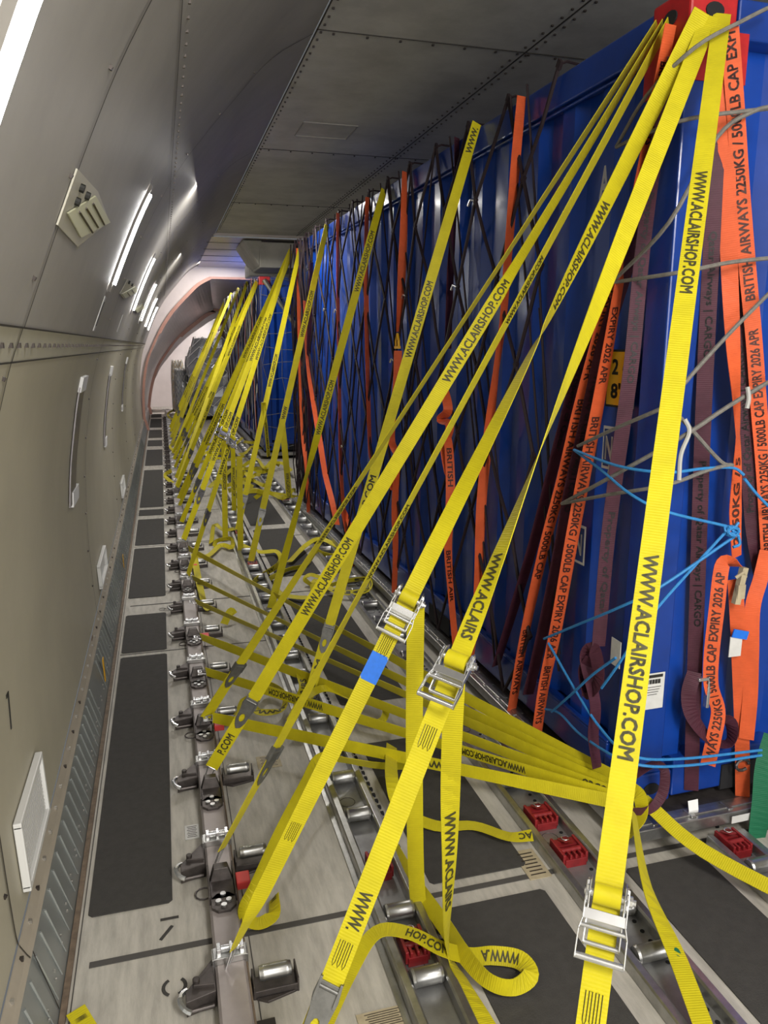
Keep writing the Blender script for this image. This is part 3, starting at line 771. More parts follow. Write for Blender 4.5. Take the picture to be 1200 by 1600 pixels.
# size plate and letter boxes
q = con.matrix_world
def plate_on_side(px, py, wy, hz, m, name, parent, rows, tm, th=.004, tsize=None):
    p = side(px, py, .006); mb = MB(); R = Matrix.Rotation(CY, 3, 'Z'); mb.box(p, (th, wy, hz), R)
    pl = mb.build(name, m, None, bevel=.003)
    mi = Matrix.Translation(C1) @ Matrix.Rotation(CY, 4, 'Z')
    pl.data.transform(mi.inverted()); pl.parent = con
    for s_, dz, hh, ww in rows:
        tx = flat_text(s_, p-CN*(th/2+.001)+V((0, 0, dz)), -CD, (0, 0, 1), ww, hh, 'printed_text', tm)
        tx.data.transform(mi.inverted()); tx.parent = pl
    return pl
plate_on_side(970, 592, .17, .20, 'black', 'size_plate', con, [], 'black')
plate_on_side(970, 592, .155, .185, 'plate', 'size_plate', con, [('2 6', .04, .055, .10), ("8'6", -.042, .055, .10)], 'black', .007)
for px, py, s_ in ((952, 700, 'N'), (905, 850, 'N')):
    p = side(px, py, .008)
    plate_on_side(px, py, .085, .155, 'white', 'marking', con, [], 'white', .002)
    plate_on_side(px, py, .068, .135, 'blued', 'marking', con, [(s_, 0, .085, .045)], 'white', .004)
plate_on_side(945, 285, .004, .004, 'blue', 'marking', con, [('A', 0, .11, .055)], 'white', .002)
plate_on_side(955, 735, .004, .004, 'blue', 'marking', con, [('8', 0, .07, .04)], 'white', .002)
def paper(px, py, wx, hz, lab):
    p = endf(px, py, .004); R = Matrix.Rotation(CY, 3, 'Z'); mb = MB(); mb.box(p, (wx, .002, hz), R)
    o = tag(mb.build('paper_label', 'paper'), lab, 'label'); mb = MB()
    mb.box(p+V((0, -.002, hz*.42)), (wx*.8, .001, hz*.08), R)
    for k in range(16): mb.box(p+V((-wx*.3+k*wx*.04, -.002, hz*.27)), (wx*.012*(1+k % 3), .001, hz*.12), R)
    for k in range(4): mb.box(p+V((0, -.002, hz*(.12-.07*k))), (wx*(.7-.1*k), .001, hz*.012), R)
    mb.build('print_lines', 'black', o)
paper(1019, 1080, .095, .135, 'white printed shipping label on the lower end of the near container')
p = side(962, 1020, .02); mb = MB(); mb.box(p, (.002, .06, .10)); tag(mb.build('paper_label', 'paper'), 'edge of a white label mostly hidden behind the wide yellow strap', 'label')

# pallets
def pallet(x0, y0, L, rz, lab):
    o = thing('cargo_pallet', lab, 'pallet', (x0, y0, 0)); o.rotation_euler.z = rz
    mb = MB(); mb.box((1.30, L/2, .083), (2.56, L-.06, .03)); mb.build('deck_sheet', 'dsteel', o)
    for pts, d in (([(-.0, 0), (-.0, L)], 0), ([(2.6, 0), (2.6, L)], 0), ([(0, 0), (2.6, 0)], 1), ([(0, L), (2.6, L)], 1)):
        (ax, ay), (bx, by) = pts; mb = MB(); ln = math.hypot(bx-ax, by-ay); c = V(((ax+bx)/2, (ay+by)/2, .076))
        mb.box(c, (.075, ln, .045) if not d else (ln, .075, .045))
        mb.box(c+V((0, 0, .025)), (.028, ln, .006) if not d else (ln, .028, .006))
        for k in range(int(ln/.16)):
            t_ = (k+.5)*.16; cc = V((ax, ay+t_, .101)) if not d else V((ax+t_, ay, .101)); mb.box(cc, (.05, .022, .007) if not d else (.022, .05, .007))
        mb.build('edge_rail', 'steel', o, bevel=.003)
    return o
pal = pallet(1.50, 2.075, 6.25, CY, 'scuffed aluminium cargo pallet under the near blue container')
pallet(1.46, 12.05, 6.25, 0, 'aluminium cargo pallet under the farther blue container')
mb = MB(); q = pal.location+V((.45, -.039, .076)); mb.box(q, (.13, .002, .028), Matrix.Rotation(CY, 3, 'Z')); tag(mb.build('pallet_plate', 'paper'), 'small white number plate on the front edge of the near pallet', 'plate')

# ------------------------------------------------------------------ nets
def sp(y, z, off=.03):       # a point on the near container's side
    return C1+CD*y+V((0, 0, z-.12))-CN*off
o = thing('cargo_net', 'dark maroon diamond-mesh net draped down the long side of the near blue container', 'cargo net')
mb = MB(); top = 2.79; sl = .42; pitch = .43; random.seed(3)
jit = {}
def jn(i, j):
    if (i, j) not in jit: jit[(i, j)] = (random.uniform(-.035, .035), random.uniform(-.03, .03), random.uniform(0, .015))
    return jit[(i, j)]
rowsN = 7; dz = (top-.16)/rowsN
def knot(i, j):
    y = (i+.5*(j % 2))*pitch+.30; z = top-j*dz; a, b, c = jn(i, j)
    if j == 0: return sp(y, 2.785, .015)
    if j == rowsN: return sp(y+a*.5, .14, .04)
    return sp(min(6.02, y+a), z+b, .035+c)
NI = 13
for j in range(rowsN):
    for i in range(1, NI):
        for di in ((0, -1) if j % 2 == 0 else (0, 1)):
            k = i+di
            if k < 1 or k > NI: continue
            a = knot(i, j); b = knot(k, j+1); mid = a.lerp(b, .5)+V((0, random.uniform(-.012, .012), -.008))
            mb.tube([a, mid, b], .0085, 5)
for j in range(0, rowsN): 
    for i in range(1, NI): mb.box(knot(i, j), (.012, .03, .03), Matrix.Rotation(.7, 3, 'X'))
for i in range(1, NI):      # over the roof edge
    a = knot(i, 0); mb.tube([a, a+V((.03, 0, .012)), a+V((.4, .1, .012))], .0055, 5)
mb.build('cords', 'net', o)
mb = MB()                    # finer second layer with longer slants
for i in range(26):
    y = .75+i*.205+random.uniform(-.04, .04); z0 = random.choice((2.785, 2.785, 1.9)); z1 = random.uniform(.15, .9); d = random.choice((-1, 1))*(z0-z1)*.30
    y2 = min(6.0, max(.5, y+d)); n_ = 5
    pts = [sp(y+(y2-y)*k/n_+random.uniform(-.01, .01), z0+(z1-z0)*k/n_, .025) for k in range(n_+1)]; mb.tube(pts, .0052, 5)
mb.build('lashing_cords', 'net', o)
mb = MB(); 
for k in range(12):
    i = random.randint(2, NI-2); j = random.randint(1, rowsN-1); p = knot(i, j); mb.tube([p, p+V((-.006, .05, .012)), p+V((-.004, .08, -.01))], .006, 5)
mb.build('net_shorteners', 'bright', o)
# heap of net and cords hanging at the far end of the container
o = thing('net_bundle', 'tangle of dark net cords hanging down the far end of the near container', 'cargo net'); mb = MB(); random.seed(11)
for k in range(22):
    y = random.uniform(5.35, 6.04); pts = []
    for q in range(9): y += random.uniform(-.05, .05); y = min(6.06, y); pts.append(sp(y, 2.75-q*.32, random.uniform(.02, .09)))
    mb.tube(pts, .006, 5)
mb.build('cords', 'net', o)
# second container: dense rows of hanging cords on its side, net on its end
o = thing('cargo_net', 'pale and dark cords hanging over the side of the farther container', 'cargo net')
for nm, m, n, sd in (('dark_cords', 'net', 40, 5), ('pale_cords', 'netw', 26, 6)):
    mb = MB(); random.seed(sd)
    for k in range(n):
        y = 12.2+5.9*(k+random.random())/n; z1 = random.uniform(.2, 1.2); pts = []
        for q in range(6): pts.append((1.50-random.uniform(.02, .08), y+random.uniform(-.05, .05), 2.76+(z1-2.76)*q/5))
        mb.tube(pts, .006 if m == 'net' else .007, 4)
    mb.build(nm, m, o)
o = thing('cargo_net', 'grey net stretched over the dark end wall of the farther container', 'cargo net'); mb = MB()
random.seed(9); P = {}
for i in range(9):
    for j in range(11): P[i, j] = V((1.55+i*.28+random.uniform(-.05, .05), 12.10, 2.72-j*.25+random.uniform(-.05, .05)))
for i in range(9):
    for j in range(11):
        if i < 8: mb.tube([P[i, j], P[i+1, j]], .004, 4)
        if j < 10: mb.tube([P[i, j], P[i, j+1]], .004, 4)
mb.build('cords', 'rope', o)
mb = MB(); mb.tube([(1.56, 12.06, 2.72), (2.6, 12.02, 1.2)], .035, 8); tag(mb.build('lashing_bar', 'steel'), 'grey diagonal bar across the dark end of the farther container', 'bar')
# orange and white straps down the farther container
for k, (y, m) in enumerate(((12.5, 'orange'), (13.6, 'orange'), (14.9, 'orange'), (16.3, 'purple'))):
    o = thing('side_strap', '%s strap hanging down the farther container, %s from its near corner' % ('orange' if m == 'orange' else 'maroon', ORD[k]), 'strap')
    webbing(o, [((1.42, y, 2.78), (0, 1, 0)), ((1.41, y+.03, 1.5), (0, 1, .1)), ((1.42, y, .3), (0, 1, 0))], m)
# netted, wrapped freight at the nose
def wrapped(name, lab, x0, x1, y0, y1, z0, z1, m, nm, sd, cat='freight stack'):
    o = thing(name, lab, cat, ((x0+x1)/2, (y0+y1)/2, z0)); random.seed(sd); mb = MB(); h = z1-z0; wx = (x1-x0)/2; wy = (y1-y0)/2; rows = []
    NA = 28
    for j in range(9):
        f = j/8; r = []
        for k in range(NA):
            a = 2*math.pi*k/NA; c, s_ = math.cos(a), math.sin(a); q = 1/max(abs(c), abs(s_)); q = min(q, 1.28)
            sh = (1-.22*max(0, f-.7)/.3)*(1+random.uniform(-.035, .035)); r.append(V((c*q*wx*sh, s_*q*wy*sh, f*h)))
        r.append(r[0]); rows.append(r)
    mb.grid(rows); mb.add(rows[-1][:-1], [tuple(range(NA))]); mb.build('load', m, o)
    mb = MB()
    for j in range(1, 9):
        for k in range(0, NA, 2): mb.tube([rows[j][k]*1.02, rows[j-1][(k+1) % NA]*1.02], .010, 4); mb.tube([rows[j][k]*1.02, rows[j-1][(k-1) % NA]*1.02], .010, 4)
    mb.build('net', nm, o)
    return o
wrapped('wrapped_freight', 'silver-wrapped freight stack under a white net at the far end', .62, 2.6, 18.9, 21.0, .1, 1.92, 'wrap', 'white', 4)
wrapped('netted_freight', 'dark reddish freight stack with white net behind the silver one', 1.35, 3.2, 21.2, 22.8, .1, 2.45, 'goods', 'white', 5)
wrapped('wrapped_freight', 'low clear-wrapped load beside the rail at the far end', .30, .58, 19.6, 21.2, .1, 1.15, 'wrap', 'netw', 6)
wrapped('sack_pile', 'brown wrapped bundle by the wall at the very end of the aisle', .25, .6, 21.6, 22.2, .05, 1.35, 'tan', 'netw', 8)

# ================================================================== STRAPS
H1 = V((1.62, 2.14, 2.70)); H2 = V((1.53, 2.27, 2.71)); HB = V((1.53, 2.13, .17))
def rail_pt(y, x=.10, z=.105): return V((x, y, z))
def S(name, lab, grp=None): return thing(name, lab, 'strap', (0, 0, 0), grp)
def along(a, b, px, py):     # point on the line a-b nearest to a pixel's sight line
    a, b = V(a), V(b); best = (1e9, a)
    for k in range(801):
        p = a.lerp(b, k/800); q = proj(p); d = (q[0]-px)**2+(q[1]-py)**2
        if d < best[0]: best = (d, p)
    return best[1]
def taut(lab, A, B, rolls, texts=(), rat=None, hk=None, W=.05, grp=None, ratk=1.0, handle=55, name='tie_down_strap', ring=True, n=28, m='yellow', extra=None):
    """a tensioned strap from A to B. rolls = [(px, py, roll)] along the way"""
    o = S(name, lab, grp)
    ctrl = [(A, rolls[0][2])]+[(along(A, B, x, y), r_) for x, y, r_ in rolls[1:-1]]+[(B, rolls[-1][2])]
    r = webbing(o, ctrl, m, W, n, texts)
    if ring and not isinstance(B, tuple): ring_end(o, r, V(B)+V((0, 0, -.02))+(V(B)-V(A)).normalized()*.05)
    if hk: hook(o, r, r.u_near(*hk))
    if rat:
        mm = frame_at(r, r.u_near(*rat)); ratchet(o, mm, ratk, handle)
    if extra: extra(o, r)
    return o, r
# 1 the wide strap in front
def ex1(o, r):
    u = r.u_near(930, 1385); stitches(o, r, u+.175)
    mb = MB(); mm = frame_at(r, u+.30); 
    mb.box(mm @ V((0, 0, 0)), (.10, .0515, .004), mm.to_3x3()); mb.build('blue_tape', 'tape', o)
taut('widest yellow lettered strap crossing the whole picture to the ratchet nearest the camera', H1+V((.02, 0, 0)), rail_pt(.68, .40, .04), [(0, 0, 12), (1050, 500, 4), (930, 1380, 0), (0, 0, 0)],
     [((1086, 268), (1056, 456)), ((1004, 862), (956, 1182))], rat=(928, 1400), extra=ex1, handle=12, ratk=.95)
# 2 second, with ratchet near the middle
def ex2(o, r):
    u = r.u_near(716, 1030); stitches(o, r, u+.17); stitches(o, r, r.u_near(535, 1470))
taut('yellow strap with a big opened ratchet, running down to the hook at the bottom edge', H1+V((-.02, 0, -.01)), rail_pt(1.28), [(0, 0, 0), (985, 370, 25), (855, 668, 84), (775, 870, 128), (725, 985, 160), (640, 1200, 178), (0, 0, 180)],
     [((775, 862), (735, 1000), 'WWW.ACLAIRS'), ((572, 1392), (546, 1452), 'WWW.')], rat=(716, 1035), hk=(495, 1550), extra=ex2, handle=24)
# 3 third, with blue tape
def ex3(o, r):
    u = r.u_near(640, 945); stitches(o, r, u+.11); mm = frame_at(r, u+.205); mb = MB(); mb.box(mm @ V((0, 0, 0)), (.085, .0515, .0035), mm.to_3x3()); mb.build('blue_tape', 'tape', o); stitches(o, r, r.u_near(470, 1290))
taut('yellow strap with a blue tape band and a closed ratchet above the roller tray', H1+V((-.05, 0, 0)), rail_pt(1.88), [(0, 0, 10), (955, 350, 40), (862, 500, 74), (838, 556, 106), (755, 725, 140), (650, 925, 178), (560, 1090, 192), (470, 1250, 205), (402, 1392, 212), (380, 1440, 245), (0, 0, 258)],
     [((962, 322), (868, 480))], rat=(638, 935), extra=ex3, handle=3)
# thin edge-on straps from the side hole
taut('thin yellow strap, uppermost of the three leaving the red corner edge-on', H2+V((0, .03, .01)), rail_pt(3.30), [(0, 0, 70), (800, 400, 76), (620, 660, 74), (500, 845, 68), (430, 960, 55), (0, 0, 30)],
     [((500, 850), (560, 765)), ], hk=(372, 1045))
taut('broad yellow lettered strap between two thin ones, crossing the middle of the net', H2, rail_pt(2.86), [(0, 0, 74), (820, 402, 55), (740, 520, 14), (480, 960, 0), (0, 0, 8)],
     [((700, 597), (800, 445)), ((480, 965), (552, 845)), ((347, 1180), (366, 1150), 'P.COM')], hk=(392, 1103))
taut('thin yellow strap, lowest of the three leaving the red corner edge-on', H2+V((0, -.03, -.01)), rail_pt(2.33), [(0, 0, 66), (800, 490, 70), (660, 750, 72), (540, 965, 74), (460, 1110, 60), (0, 0, 74)],
     [((573, 905), (640, 790)), ((790, 505), (850, 405))], hk=(424, 1178))
# from the top edge of the near container
T = lambda px, py: side(px, py, .03)
taut('yellow lettered strap from the container roof edge to the hook by the middle floor mat', T(745, 192), rail_pt(3.46, .60, .06), [(0, 0, 30), (640, 545, 0), (515, 990, 0), (0, 0, 20)],
     [((640, 560), (673, 440)), ((570, 790), (588, 745), 'P.COM'), ((487, 1085), (500, 1030), '.COM'), ((735, 240), (742, 200), 'WWW.')], hk=(513, 985))
taut('narrow yellow lettered strap in front of the second orange strap from the far end', T(600, 296), rail_pt(4.83, .60, .06), [(0, 0, 45), (565, 420, 10), (500, 660, 20), (480, 745, 66), (455, 850, 30), (430, 915, 10), (0, 0, 20)],
     [((555, 455), (583, 362)), ((497, 680), (520, 595))])
taut('yellow strap with a folded tail hanging at the far end of the near container', T(511, 352), rail_pt(6.0, .60, .06), [(0, 0, 40), (480, 483, 10), (443, 655, 5), (0, 0, 10)],
     [((473, 527), (489, 455)), ((445, 655), (448, 635), 'WWW')], hk=(407, 800))
taut('yellow strap just left of the container end, ending in a hanging fold', T(470, 383), rail_pt(7.12, .60, .06), [(0, 0, 45), (440, 520, 10), (413, 645, 5), (0, 0, 10)],
     [((425, 605), (438, 555))], hk=(392, 780))
# farther straps, from the far corner of the near container and from the farther container
H3 = V((1.36, 8.28, 2.72)); H4 = V((1.47, 12.2, 2.70)); H5 = V((1.44, 18.1, 2.7))
far = []
for k, (y, dr) in enumerate(((5.6, 55), (6.7, 20), (7.4, 35), (8.2, 50), (8.6, 30))):
    far.append((H3+V((0, .02*k, -.03*(k % 3))), y, dr, 'yellow strap fanning from the far corner of the near container, %s from the camera' % ORD[k], 1))
for k, (y, dr) in enumerate(((9.3, 35), (10.0, 20), (10.9, 45), (11.7, 30), (12.4, 40))):
    far.append((H4+V((0, .03*k, -.03*(k % 3))), y, dr, 'yellow strap fanning from the red corner of the farther container, %s from the camera' % ORD[k], 1))
for k, (y, dr) in enumerate(((13.6, 30), (14.6, 45), (15.6, 30), (16.4, 40))):
    far.append((H5+V((0, .03*k, -.03*(k % 3))), y, dr, 'yellow strap over the farthest freight near the nose, %s from the camera' % ORD[k], 0))
for A, y, dr, lab, tx in far:
    B = rail_pt(y); o = S('tie_down_strap', lab, 'yellow straps far down the aisle'); r = webbing(o, [(A, dr), (A.lerp(B, .5), dr*.4), (B, dr)], 'yellow', .05, 6)
    L = r.u[-1]
    for f in (.28, .62):
        r.print(WEB, L*(f+.14), L*(f-.02), o)
    if y < 8: ratchet(o, frame_at(r, L*.66), 1.0, 20)
    hook(o, r, L*.86)
for k, y0 in enumerate((9.4, 12.4, 14.6)):      # from the middle of the farther container's roof edge
    A = V((1.46, 13.4+1.5*k, 2.79)); o = S('tie_down_strap', 'yellow strap from the roof edge of the farther container, %s from the camera' % ORD[k], 'yellow straps far down the aisle')
    webbing(o, [(A, 10), (rail_pt(y0), 0)], 'yellow', .05, 6)
# straps fanning low from the bottom corner to the rail
def low(lab, y, pts, texts=(), z=.11, W=.05, A=None, wv=None):
    o = S('floor_strap', lab, 'straps fanning low over the floor from the container corner'); A = A or HB; B = V((.13, y, z))
    ctrl = [(A, pts[0][2])]+[(along(A, B, x, yy), r_) for x, yy, r_ in pts[1:-1]]+[(B, pts[-1][2])]
    r = webbing(o, ctrl, 'yellow', W, 8, texts); ring_end(o, r, B+V((-.03, .01, -.005))); return o, r
low('low yellow floor strap, farthest of the fan from the container corner', 6.35, [(0, 0, 0), (720, 1090, 15), (547, 1005, 58), (391, 912, 62), (0, 0, 40)], A=HB+V((0, 0, .04)))
low('low yellow floor strap, second farthest of the fan', 5.5, [(0, 0, 0), (760, 1130, 30), (497, 1010, 62), (415, 967, 66), (0, 0, 55)], A=HB+V((0, 0, .02)))
low('low yellow floor strap, third farthest of the fan', 4.95, [(0, 0, 10), (760, 1150, 40), (547, 1060, 62), (427, 1002, 66), (0, 0, 60)], A=HB+V((0, 0, .01)))
low('broad low yellow strap of the fan, meeting the rail by the third red-tabbed lock', 4.30, [(0, 0, 10), (780, 1200, 42), (600, 1120, 40), (480, 1062, 30), (357, 1007, 30), (0, 0, 50)], [((905, 1235), (955, 1250), 'OP.COM')], A=HB+V((0, 0, -.01)))
low('lettered low yellow strap of the fan with its writing upside down', 3.80, [(0, 0, 10), (780, 1225, 40), (620, 1150, 40), (500, 1110, 25), (400, 1070, 30), (0, 0, 40)], [((503, 1112), (420, 1082)), ((808, 1245), (710, 1215)), ], A=HB+V((0, 0, -.02)))
low('nearest low yellow strap of the fan, crossing under the blue-taped strap', 3.28, [(0, 0, 5), (780, 1240, 25), (640, 1195, 30), (520, 1157, 20), (390, 1122, 20), (0, 0, 30)], [((690, 1205), (640, 1180), 'WWW.')], A=HB+V((0, 0, -.03)))
# right of the corner
o = S('floor_strap', 'plain yellow strap running right from the container corner towards the right edge'); webbing(o, [(HB+V((.03, -.02, 0)), 20), (onZ(1100, 1330, .10), 25), (onZ(1310, 1440, .06), 25)], 'yellow')
o = S('floor_strap', 'yellow strap with a green smudge running from the corner to the bottom edge'); r = webbing(o, [(HB+V((-.02, -.03, .0)), 75), (onZ(1010, 1380, .13), 60), (onZ(1060, 1500, .10), 20), (onZ(1120, 1660, .05), 10)], 'yellow')
mm = frame_at(r, r.u_near(1050, 1490)); mb = MB(); mb.prism([mm @ V((.015*math.cos(a), .006+.008*math.sin(a), .0016)) for a in [j*.7 for j in range(9)]], (0, 0, .0004)); mb.build('green_smudge', 'green', o)
o = S('strap_loop', 'short yellow loop through the lower corner casting'); webbing(o, [(HB+V((-.13, -.12, -.02)), 60), (HB+V((-.08, -.10, -.06)), 60), (HB+V((-.01, -.07, -.03)), 40), (HB+V((.01, -.03, .02)), 20), (HB+V((.0, .02, .03)), 20)], 'yellow')

# hanging tails and loose ends
def drop(p, z): return V((p.x, p.y, z))
def loose(lab, ctrl, texts=(), m='yellow', W=.05, n=6, name='loose_strap', grp=None, ink='ink', txt=WEB):
    o = S(name, lab, grp); r = webbing(o, ctrl, m, W, n, texts, txt, ink); return o, r
pA = along(H1, rail_pt(1.88), 645, 955)
fA = onZ(655, 1420, .02)
loose('plain yellow strap tail hanging straight from the blue-taped strap\'s ratchet to the floor', [(pA+V((.02, 0, .02)), 0), (pA.lerp(drop(fA, .02), .5)+V((0, 0, 0)), 0), (fA+V((0, 0, .0)), 4), (onZ(690, 1440, .012), 30)])
pB = along(H1, rail_pt(1.28), 705, 1060)
fB = onZ(700, 1480, .08)
loose('yellow lettered strap tail hanging from the opened ratchet and twisting at the floor', [(pB+V((.01, .01, .01)), 0), (pB.lerp(fB, .30), 0), (pB.lerp(fB, .62), 40), (fB, 82), (onZ(725, 1535, .03), 60), (onZ(770, 1620, .02), 20)], [((700, 1268), (697, 1420), 'WWW.ACLAIRS')])
Z = lambda x, y, z=.03, w=30: (onZ(x, y, z), w)
loose('long yellow floor strap curling in a wide loop over the mat at the bottom', [Z(497, 1620, .03, 20), Z(545, 1520, .04, 30), Z(588, 1457, .09, 45), Z(640, 1458, .10, 50), Z(690, 1482, .08, 42), Z(735, 1494, .03, 30), Z(772, 1493, .03, 12), Z(812, 1500, .035, 5), Z(828, 1524, .04, 20), Z(800, 1543, .05, 40), Z(762, 1532, .06, 40), Z(725, 1492, .06, 25), Z(690, 1440, .05, 20), Z(640, 1370, .05, 20), Z(612, 1320, .04, 40)],
      [((636, 1456), (700, 1486), 'HOP.COM'), ((813, 1501), (752, 1493), 'WWW.A')])
loose('yellow strap end curling by the nearest lock, beside the blue-taped strap', [Z(640, 1197, .03, 55), Z(590, 1196, .05, 60), Z(540, 1188, .10, 66), Z(500, 1184, .14, 50), Z(478, 1225, .12, 20), Z(440, 1300, .10, 8), Z(402, 1385, .08, 5), Z(381, 1425, .05, 45), Z(400, 1443, .03, 50), Z(426, 1430, .04, 40), Z(428, 1402, .05, 55)], [((432, 1402), (415, 1410), 'W')])
loose('yellow strap end pointing at the red lock of the perforated tray', [Z(612, 1165, .10, 30), Z(612, 1215, .12, 10), Z(625, 1262, .06, 40), Z(680, 1290, .03, 45), Z(740, 1290, .03, 55), Z(795, 1307, .04, 55), Z(832, 1305, .05, 40)], [((832, 1303), (810, 1303), 'AC')])
loose('yellow strap curl above the roller tray, left of the blue-taped strap', [Z(455, 1125, .08, 30), Z(475, 1092, .12, 40), Z(510, 1075, .12, 50), Z(555, 1090, .10, 40), Z(600, 1105, .08, 50), Z(590, 1130, .05, 50), Z(540, 1118, .05, 40)])
loose('yellow strap ring lying by the hook of the broad lettered strap', [Z(372, 1115, .05, 50), Z(385, 1093, .06, 45), Z(405, 1112, .05, 50), Z(440, 1108, .05, 66), Z(443, 1085, .06, 55), Z(420, 1070, .06, 55), Z(398, 1080, .07, 50)], [((440, 1100), (400, 1108), 'WWW.')])
loose('yellow fold hanging over the low straps, lettered, near the middle of the aisle', [Z(470, 1052, .12, 20), Z(475, 1075, .10, 10), Z(464, 1100, .06, 30)], [((464, 1095), (477, 1060), 'LAIRS')])
loose('yellow strap heap beyond the middle mat by the pallet edge', [Z(452, 878, .03, 50), Z(478, 852, .05, 40), Z(500, 842, .06, 50), Z(528, 855, .05, 40), Z(520, 868, .04, 50), Z(495, 860, .05, 30), Z(500, 845, .08, 40), Z(480, 880, .03, 50), Z(450, 890, .03, 60), Z(420, 905, .03, 40)], [((470, 885), (505, 872), 'WWW.')])
loose('yellow strap loops lying on the mat behind the hook of the roof-edge strap', [Z(428, 918, .03, 40), Z(445, 930, .03, 58), Z(485, 932, .04, 60), Z(492, 908, .05, 40), Z(530, 925, .05, 50), Z(572, 922, .05, 40), Z(575, 905, .06, 55), Z(540, 908, .04, 55), Z(505, 918, .03, 60)], [((555, 915), (520, 925), 'P.COM')])
loose('small yellow loop standing on the mat near the pallet', [Z(488, 915, .03, 60), Z(477, 905, .06, 50), Z(485, 898, .08, 60), Z(500, 902, .06, 60)])
loose('yellow strap curving over the first roller tray toward the mat', [Z(375, 850, .05, 55), Z(405, 862, .04, 55), Z(432, 862, .04, 50), Z(437, 880, .04, 30), Z(405, 902, .03, 50), Z(392, 915, .03, 50)], [((400, 905), (430, 888), 'WWW.')])
loose('yellow strap roll lying on the boards near the sixth lock', [Z(305, 868, .05, 50), Z(325, 868, .03, 50), Z(345, 852, .03, 40), Z(362, 855, .04, 40), Z(360, 842, .06, 50), Z(340, 845, .05, 50), Z(335, 855, .03, 30)])
loose('short yellow loop standing up on the floor strap beside the lock', [(onZ(350, 975, .02), 20), (onZ(360, 955, .08), 30), (onZ(366, 960, .06), 20)])
loose('crumpled yellow strap hanging from the rail by the lock with the orange mark', [Z(303, 865, .10, 10), Z(310, 905, .03, 10), Z(320, 945, .03, 50), Z(330, 952, .03, 50)])
loose('yellow strap bridging two rail locks farther away', [Z(330, 848, .03, 40), Z(335, 820, .06, 50), Z(350, 828, .08, 60), Z(372, 825, .04, 55)])
loose('yellow strap scrap at the bottom left corner of the floor', [(onZ(118, 1578, .03), (.2, .06, 0)), (onZ(140, 1615, .02), (.2, .1, 0))], [((120, 1592), (140, 1588), 'WWW')])
hp = along(T(511, 352), rail_pt(6.0, .60, .06), 441, 655)
loose('yellow lettered strap tail hanging straight down in the gap, its end free', [(hp, 0), (hp+V((.0, .05, -.03)), 0), (drop(hp, .95)+V((.01, .03, 0)), 0), (drop(hp, .50)+V((.04, .03, 0)), 5)], [((438, 740), (446, 822))])
hp2 = along(T(470, 383), rail_pt(7.12, .60, .06), 414, 642)
loose('thin yellow lettered tail hanging left of the free-ended one', [(hp2, 0), (drop(hp2, 1.2), 50), (drop(hp2, .70)+V((.03, 0, 0)), 50)], [((411, 660), (415, 720))])
for k, (px, y0, y1, lab) in enumerate(((352, 690, 842, 'broad yellow tail hanging to the boards left of the first tray'), (376, 715, 862, 'yellow tail hanging down onto the first tray'), (366, 700, 800, 'short lettered yellow tail between the two broad ones'))):
    b = onZ(px, y1, .03); a = onY(px-2, y0, b.y+.02)
    loose(lab, [(a, 30 if k == 2 else 5), (a.lerp(b, .5), 10), (b, 15)], [((px, y0+30), (px, y0+75))] if k != 1 else ())
# heap of loose straps on the far pallet gap
random.seed(21)
for k in range(13):
    py = 690+k*6.5; x0 = 300+random.uniform(0, 90)+k*2; ln = random.uniform(40, 75); pts = []
    for q in range(6):
        pts.append(Z(min(462, x0+ln*q/5), py+random.uniform(-7, 7)+k*.3, .04+random.uniform(0, .10), random.uniform(0, 50)))
    loose('yellow strap lying loose in the heap by the far gap, %s row from the back' % ORD[k], pts, grp='loose straps heaped in the gap')
loose('yellow strap lying on the floor at the foot of the gap, reaching the container corner', [Z(385, 762, .04, 40), Z(420, 770, .05, 30), Z(468, 778, .05, 20)])
# yellow clutter far along the rail
for k, (px, py) in enumerate(((258, 735), (262, 640), (266, 690))):
    loose('yellow strap fold caught on the rail far away, %s' % ('nearest of the three' if k == 0 else 'farthest of the three' if k == 1 else 'middle one of the three'), [(onZ(px+10, py, .15), 20), (onZ(px, py+8, .12), 30), (onZ(px+12, py+20, .05), 30)])

# ------------------------------------------------------------------ lashings on the near container
BA = 'BRITISH AIRWAYS 2250KG / 5000LB CAP EXPIRY 2026 APR'
QA = 'Property of Qatar Airways | CARGO'
def onside(lab, pts, m='orange', W=.05, texts=(), off=.045, txt=BA, ink='inko', f=side, cat='lashing_strap', frac=.6):
    o = S(cat, lab); ctrl = [(f(x, y, off), r_) for x, y, r_ in pts]
    r = webbing(o, ctrl, m, W, 6, texts, txt, ink, frac=frac); return o, r
onside('orange lettered strap left of the maroon one by the container corner', [(1048, 38, 50), (1005, 260, 50), (978, 385, 45), (940, 510, 30), (905, 640, 20), (879, 747, 30), (849, 860, 35), (820, 990, 40), (799, 1112, 40)],
       texts=[((945, 450), (914, 592), 'EXPIRY 2026 APR'), ((905, 622), (838, 905), 'BRITISH AIRWAYS 2250KG / 5000LB CAP'), ((830, 985), (808, 1085), 'BRITISH AIRWAYS'), ((1035, 95), (1005, 225), 'BRITISH AIRWAYS')], off=.05)
onside('maroon lettered strap between the two orange ones near the corner', [(1030, 200, 50), (985, 400, 40), (945, 530, 20), (915, 660, 20), (890, 770, 20), (870, 880, 20), (845, 1000, 20), (825, 1085, 30)], 'purple', texts=[((935, 590), (885, 800))], txt=QA, ink='inkp', off=.04)
